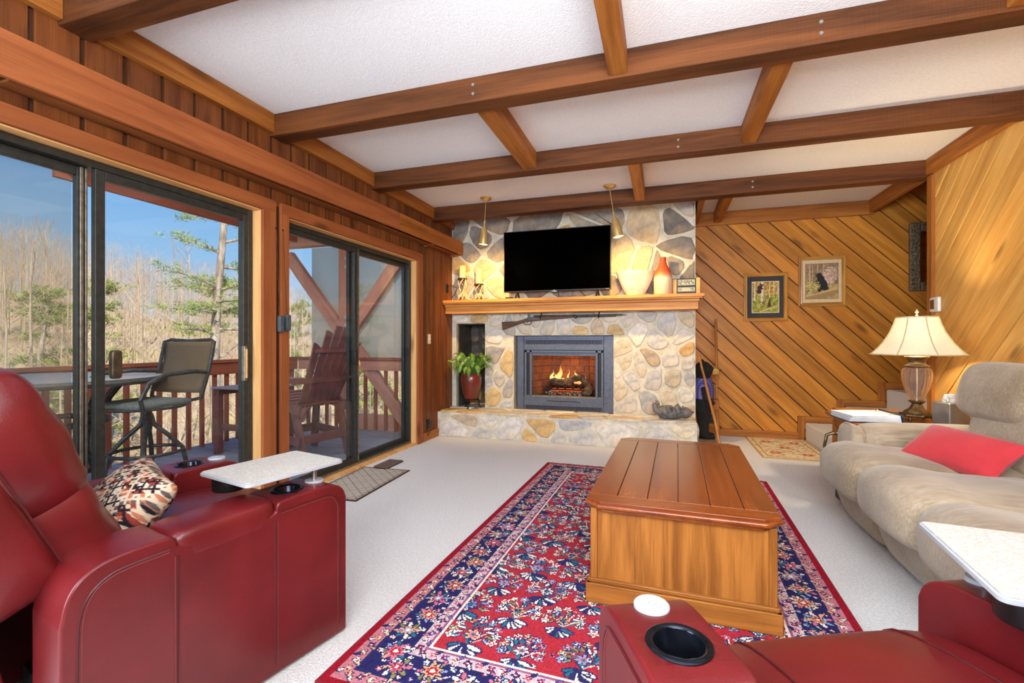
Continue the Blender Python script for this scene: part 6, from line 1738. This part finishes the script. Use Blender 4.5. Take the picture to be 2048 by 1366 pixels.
# seat faces -y
m, nt, b = new_mat('brown_sling'); N, L = nt.nodes, nt.links
tc = N.new('ShaderNodeTexCoord'); w1 = N.new('ShaderNodeTexWave'); w1.inputs['Scale'].default_value = 45; w1.bands_direction = 'X'; w1.inputs['Distortion'].default_value = 2; L.new(tc.outputs['Object'], w1.inputs[0])
rp = ramp(nt, [(.2, S(70, 56, 40)), (.8, S(112, 94, 68))]); L.new(w1.outputs[0], rp.inputs[0]); L.new(rp.outputs[0], b.inputs['Base Color']); b.inputs['Roughness'].default_value = .9
def sling(u, v):
    return (-.235 + .47 * u, .21 + .10 * v + .02 * math.sin(v * PI) - .03 * (4 * u * (1 - u)) + .03, SH + .06 + .40 * v)
o = MB().grid(sling, 8, 10).build('back_sling', m, bs, local=True, smooth='all'); so = o.modifiers.new('thick', 'SOLIDIFY'); so.thickness = .008
bst('back_frame', [(-.245, .23, SH + .02), (-.25, .245, SH + .08), (-.25, .30, SH + .25), (-.25, .345, SH + .46), (-.2, .36, SH + .475), (0, .345, SH + .465), (.2, .36, SH + .475), (.25, .345, SH + .46), (.25, .30, SH + .25), (.25, .245, SH + .08), (.245, .23, SH + .02), (.15, .22, SH - .0), (-.15, .22, SH - .0), (-.245, .23, SH + .02)], .014)
MB().soft((.47, .46, .055), (6, 6, 4), 8, M=T(0, -.02, SH)).build('seat', pm('seat_sling', S(96, 104, 100), S(76, 84, 80), 60, .8), bs, smooth='all', local=True)
bst('seat_frame', [(.24 * math.cos(t) * 1.05, -.02 + .24 * math.sin(t), SH - .02) for t in [2 * PI * i / 20 for i in range(21)]], .014)
for s in (-1, 1):
    bst('arm', [(s * .25, .27, SH + .22), (s * .29, .12, SH + .235), (s * .30, -.10, SH + .225), (s * .295, -.22, SH + .17), (s * .27, -.26, SH + .06), (s * .24, -.22, SH - .02)], [.014, .018, .018, .016, .014, .014])
bst('post', [(0, 0, SH - .03), (0, 0, SH - .20)], .03)
for k in range(4):
    a = PI / 4 + k * PI / 2
    bst('leg', [(.02 * math.cos(a), .02 * math.sin(a), SH - .08), (.04 * math.cos(a), .04 * math.sin(a), SH - .16), (.13 * math.cos(a), .13 * math.sin(a), SH - .25), (.215 * math.cos(a), .215 * math.sin(a), .44), (.27 * math.cos(a), .27 * math.sin(a), .18), (.285 * math.cos(a), .285 * math.sin(a), .012)], .016)
MB().tube([(.222 * math.cos(2 * PI * i / 32), .222 * math.sin(2 * PI * i / 32), .43) for i in range(32)], .013, 8, closed=True).build('foot_ring', M_['patio'], bs, local=True, smooth=True)

# tall slatted deck chairs
M_['slat'] = pm('plum_brown_poly', S(120, 74, 72), S(98, 58, 58), 8, .5)
def slat_chair(label, loc, rz):
    """faces local +y"""
    c = thing('deck_chair', label, 'chair', loc, rz)
    sh_, ah = .62, .86
    def bd(name, p, q, w, t, up=(0, 0, 1), parent=None):
        p, q = Vector(p), Vector(q); L_ = (q - p).length
        return MB().box(-L_ / 2, L_ / 2, -w / 2, w / 2, -t / 2, t / 2).build(name, M_['slat'], parent or c, local=True, bevel=.004, seg=1, M=frame((p + q) / 2, q - p, up))
    for s in (-1, 1):
        bd('front_leg', (s * .33, .34, 0), (s * .31, .24, ah), .11, .03, (1, 0, 0))
        bd('rear_leg', (s * .27, -.36, 0), (s * .27, -.16, sh_), .11, .03, (1, 0, 0))
        bd('seat_rail', (s * .28, .32, sh_ + .02), (s * .28, -.30, sh_ - .08), .10, .03, (1, 0, 0))
        bd('armrest', (s * .36, .38, ah + .012), (s * .34, -.36, ah + .012), .13, .025)
        bd('side_rail', (s * .29, .30, .26), (s * .29, -.30, .22), .09, .025, (1, 0, 0))
    for i in range(6):
        bd('seat_slat', (-.28, .30 - .10 * i, sh_ + .06 - .018 * i), (.28, .30 - .10 * i, sh_ + .06 - .018 * i), .085, .022)
    bd('foot_bar', (-.33, .33, .24), (.33, .33, .24), .09, .03, (0, 1, 0)); bd('back_bar', (-.30, -.30, .24), (.30, -.30, .24), .09, .03, (0, 1, 0))
    bd('rear_crossbar', (-.40, -.345, ah - .01), (.40, -.345, ah - .01), .06, .03, (0, 1, 0))
    bd('back_cleat', (-.26, -.50, 1.16), (.26, -.50, 1.16), .06, .03, (0, 1, -.3))
    for i in range(6):
        x0 = -.20 + .08 * i; x1 = -.245 + .098 * i
        top = 1.42 - .55 * (abs(i - 2.5) / 2.5) ** 2.2 * .35
        p = Vector((x0, -.19, sh_ - .06)); q = Vector((x1, -.19 - (top - sh_ + .06) * .50, top))
        L_ = (q - p).length
        e0, e1 = (.033, .040)
        slope = (2.5 - i) * .012
        pl = [(-L_ / 2, -e0), (L_ / 2 + slope - .01, -e1), (L_ / 2 - .002, 0), (L_ / 2 - slope - .01, e1), (-L_ / 2, e0)]
        MB().prism(pl, -.011, .011).build('back_slat', M_['slat'], c, local=True, M=frame((p + q) / 2, q - p, (0, 1, .4)), bevel=.003, seg=1)
    return c
slat_chair('plum brown tall slatted deck chair just outside the far door, back turned', (-3.72, 4.22, DZ), math.radians(76))
sd = thing('deck_side_table', 'small slatted side table beyond the tall deck chair', 'table', (-4.45, 4.22, DZ))
SD = T(-4.45, 4.22, DZ)
for i in range(6):
    MB().box(-.30, .30, -.042, .042, -.011, .011).build('table_slat', M_['deck'], sd, M=SD @ T(0, -.26 + .104 * i, .735), bevel=.003, seg=1)
for sx in (-1, 1):
    MB().box(-.012, .012, -.30, .30, -.035, .035).build('apron', M_['slat'], sd, M=SD @ T(sx * .27, 0, .688), bevel=.003, seg=1)
    MB().box(-.27, .27, -.012, .012, -.035, .035).build('stretcher', M_['slat'], sd, M=SD @ T(0, sx * .24, .30), bevel=.003, seg=1)
    for sy in (-1, 1):
        MB().box(-.035, .035, -.035, .035, 0, .72).build('leg', M_['slat'], sd, M=SD @ T(sx * .25, sy * .25, 0), bevel=.004, seg=1)

# ------------------------------------------------------------------ hillside, woods
def ridge(az):
    return np.interp(az, [-10, 13.5, 30, 39.5, 47.5, 70, 110], [-3, -1.5, 2.2, 4.6, 7.0, 11, 13])
YAW = math.degrees(math.atan(301 / 938))
def ground_z(r, az):
    t = np.clip((r - 13) / 68, 0, 1); t = t * t * (3 - 2 * t)
    return -5.6 + (ridge(az) + 5.6) * t + .35 * np.sin(r * .5 + az * .2) * np.clip((r - 8) / 20, 0, 1)
def polar(r, az):
    a = math.radians(YAW + az)
    return (-math.sin(a) * r, math.cos(a) * r)
hg = MB()
def hp(u, v):
    az = -6 + 122 * u; r = 6.5 + 110 * v ** 1.6
    x, y = polar(r, az); return (x, y, float(ground_z(r, az)) if r < 81 else float(ground_z(81, az)) - (r - 81) * .25)
hg.grid(hp, 90, 60)
m, nt, b = new_mat('leaf_litter_hill'); N, L = nt.nodes, nt.links
tc = N.new('ShaderNodeTexCoord'); nz = N.new('ShaderNodeTexNoise'); nz.inputs['Scale'].default_value = .16; nz.inputs['Detail'].default_value = 8; L.new(tc.outputs['Object'], nz.inputs['Vector'])
rp = ramp(nt, [(.34, S(176, 150, 112)), (.5, S(212, 186, 146)), (.60, S(196, 176, 110)), (.72, S(158, 158, 74))]); L.new(nz.outputs[0], rp.inputs[0]); L.new(rp.outputs[0], b.inputs['Base Color']); b.inputs['Roughness'].default_value = 1; b.inputs['Specular IOR Level'].default_value = 0
hill = hg.build('hills', m, smooth='all'); tag(hill, 'wooded hillside of leaf litter rising across the valley', kind='structure')

M_['bark'] = pm('grey_bark', S(214, 192, 164), S(176, 152, 126), 6, .95, stretch=(1, 1, .2))
M_['barkpine'] = pm('pine_bark', S(206, 188, 164), S(132, 112, 94), 9, .95, bump=.8, stretch=(1, 1, .25))
M_['twig'] = pm('pale_twigs', S(222, 196, 164), S(190, 160, 128), 2, .95)
M_['needle'] = pm('pine_needles', S(176, 184, 92), S(108, 132, 64), 3, .8)
def twigs(mb, r, base, d, L_, n, spread, w):
    for _ in range(n):
        t = r.uniform(.15, 1); p = base + d * (L_ * t)
        e = (d * .7 + Vector((r.uniform(-1, 1), r.uniform(-1, 1), r.uniform(-.2, 1))) * spread).normalized() * L_ * r.uniform(.2, .55)
        o = Vector((r.uniform(-1, 1), r.uniform(-1, 1), 0)).normalized() * w
        mb.add([p - o, p + o, p + e], [(0, 1, 2)])
def bare_tree_mesh(h, seed, detail, rad=None):
    r = random.Random(seed); tr_ = MB(); tw_ = MB()
    rad = rad or h * .011
    pts = []; x = y = 0
    for i in range(6):
        pts.append((x, y, h * i / 5)); x += r.uniform(-.03, .03) * h / 5; y += r.uniform(-.03, .03) * h / 5
    tr_.tube(pts, [rad * (1 - .17 * i) for i in range(6)], 6 if detail > 1 else 4)
    for k in range(13 + 2 * detail):
        t = r.uniform(.3, .98); a = r.uniform(0, 6.28); i = min(4, int(t * 5)); f = t * 5 - i
        p = Vector(pts[i]).lerp(Vector(pts[i + 1]), f); L_ = h * r.uniform(.14, .36) * (1.15 - t * .6)
        d = Vector((math.cos(a), math.sin(a), r.uniform(.35, 1.3))).normalized()
        mid = p + d * L_ * .5 + Vector((0, 0, L_ * .04)); q = p + d * L_ + Vector((0, 0, L_ * .15))
        tr_.tube([p, mid, q], [rad * .36 * (1.1 - t), rad * .22 * (1.1 - t), rad * .06], 3)
        twigs(tw_, r, p, d, L_, 12 + 4 * detail, .9, rad * .07)
    return tr_, tw_
TM = []
for sd in range(5):
    a, b2 = bare_tree_mesh(9.5 + sd * .7, 100 + sd, 2, .11)
    ma, mb_ = a.mesh('trunk', True), b2.mesh('branches'); ma.materials.append(M_['bark']); mb_.materials.append(M_['twig']); TM.append((ma, mb_))
tr_r = random.Random(77)
k = 0
for i in range(120):
    az = 1 + 50 * (i + tr_r.random()) / 120; rr_ = tr_r.uniform(19, 43)
    x, y = polar(rr_, az); z = float(ground_z(rr_, az)) - .2
    t = thing('bare_tree', 'leafless pale tree on the lower hillside beyond the deck', 'tree', (x, y, z), tr_r.uniform(0, 6.28), group='bare trees on the hillside')
    k = tr_r.randrange(5); s_ = tr_r.uniform(.5, .85)
    for nm, me in zip(('trunk', 'branches'), TM[k]):
        o = link(nm, me, t, local=True, M=Matrix.Scale(s_, 4))
        if nm == 'branches': o['kind'] = 'stuff'
wt = MB(); ww = MB(); wr_ = random.Random(55)
pool = [bare_tree_mesh(10, 200 + i, 0, .06) for i in range(10)]
for i in range(1500):
    az = -2 + 70 * wr_.random(); rr_ = 44 + 40 * wr_.random() ** .9
    x, y = polar(rr_, az); z = float(ground_z(min(rr_, 81), az)) - .2
    a, b2 = pool[wr_.randrange(10)]
    M = T(x, y, z) @ RZ(wr_.uniform(0, 6.28)) @ Matrix.Scale(wr_.uniform(.55, .9), 4)
    A4 = np.array(M)
    for src, dst in ((a, wt), (b2, ww)):
        V = np.asarray(src.v) @ A4[:3, :3].T + A4[:3, 3]
        o_ = len(dst.v); dst.v.extend(map(tuple, V.tolist())); dst.f.extend(tuple(q + o_ for q in f) for f in src.f)
wd = thing('bare_woods', 'dense leafless woods covering the upper hillside', 'woods', (0, 0, 0), kind='stuff')
for nm, mbx, mt in (('trunks', wt, 'bark'), ('twigs', ww, 'twig')):
    tag(mbx.build(nm, M_[mt], wd), kind='stuff')
# pines
def pine(label, loc, h, rad, z_lo, n, seed, spread=1.0, tuft=.16, cl=14):
    r = random.Random(seed)
    t = thing('pine_tree', label, 'tree', loc, group='pines beyond the deck')
    tk = MB(); fo = MB()
    pts = [(.12 * math.sin(i * .9), .10 * math.cos(i * .7), h * i / 9) for i in range(10)]
    tk.tube(pts, [rad * (1 - .085 * i) for i in range(10)], 10)
    for k in range(n):
        f = r.uniform(z_lo, .99); a = r.uniform(0, 6.28); i = min(8, int(f * 9))
        p = Vector(pts[i]).lerp(Vector(pts[i + 1]), f * 9 - i); L_ = spread * r.uniform(.6, 1.0) * (1.25 - f) * h * .30
        d = Vector((math.cos(a), math.sin(a), r.uniform(-.12, .25)))
        q = p + d * L_; mid = p + d * L_ * .5 + Vector((0, 0, .06))
        tk.tube([p, mid, q], [rad * .22, rad * .14, rad * .05], 5)
        for c in range(cl):
            u = r.uniform(.25, 1.05); cpos = p + d * L_ * u + Vector((r.uniform(-.25, .25), r.uniform(-.25, .25), r.uniform(-.08, .16))) * spread * 1.4
            for q_ in range(16):
                e = Vector((r.uniform(-1, 1), r.uniform(-1, 1), r.uniform(-.3, 1))).normalized() * tuft * r.uniform(.6, 1.2)
                o = Vector((r.uniform(-1, 1), r.uniform(-1, 1), r.uniform(-1, 1))).normalized() * tuft * .09
                b_ = cpos + Vector((r.uniform(-.1, .1), r.uniform(-.1, .1), r.uniform(-.06, .06)))
                fo.add([b_ - o, b_ + o, b_ + e], [(0, 1, 2)])
    for k in range(6):
        f = r.uniform(.25, z_lo); a = r.uniform(0, 6.28); i = min(8, int(f * 9)); p = Vector(pts[i])
        tk.tube([p, p + Vector((math.cos(a), math.sin(a), .05)) * .5, p + Vector((math.cos(a), math.sin(a), .25)) * r.uniform(.8, 1.6)], [.03, .02, .006], 5)
    tk.build('trunk', M_['barkpine'], t, smooth=50, local=True); tag(fo.build('needles', M_['needle'], t, local=True), kind='stuff')
pine('tall pine with a bare lower trunk just beyond the deck railing', (-10.75, 9.15, -6.2), 12.5, .20, .60, 30, 3, .75, .12, 24)
for i, (az, rr_, h_, lb) in enumerate([(45, 24, 8.0, 'broad green pine seen through the insect screen, farther left'), (41.5, 29, 8.5, 'green pine seen through the insect screen beside the door stile'), (18, 22, 9.0, 'green pine on the slope behind the mesh shades'), (24.5, 34, 8, 'low pine on the slope beyond the far door')]):
    x, y = polar(rr_, az)
    pine(lb, (x, y, float(ground_z(rr_, az)) - .2), h_, .16, .18, 42, 30 + i, 1.0, .2, 18)
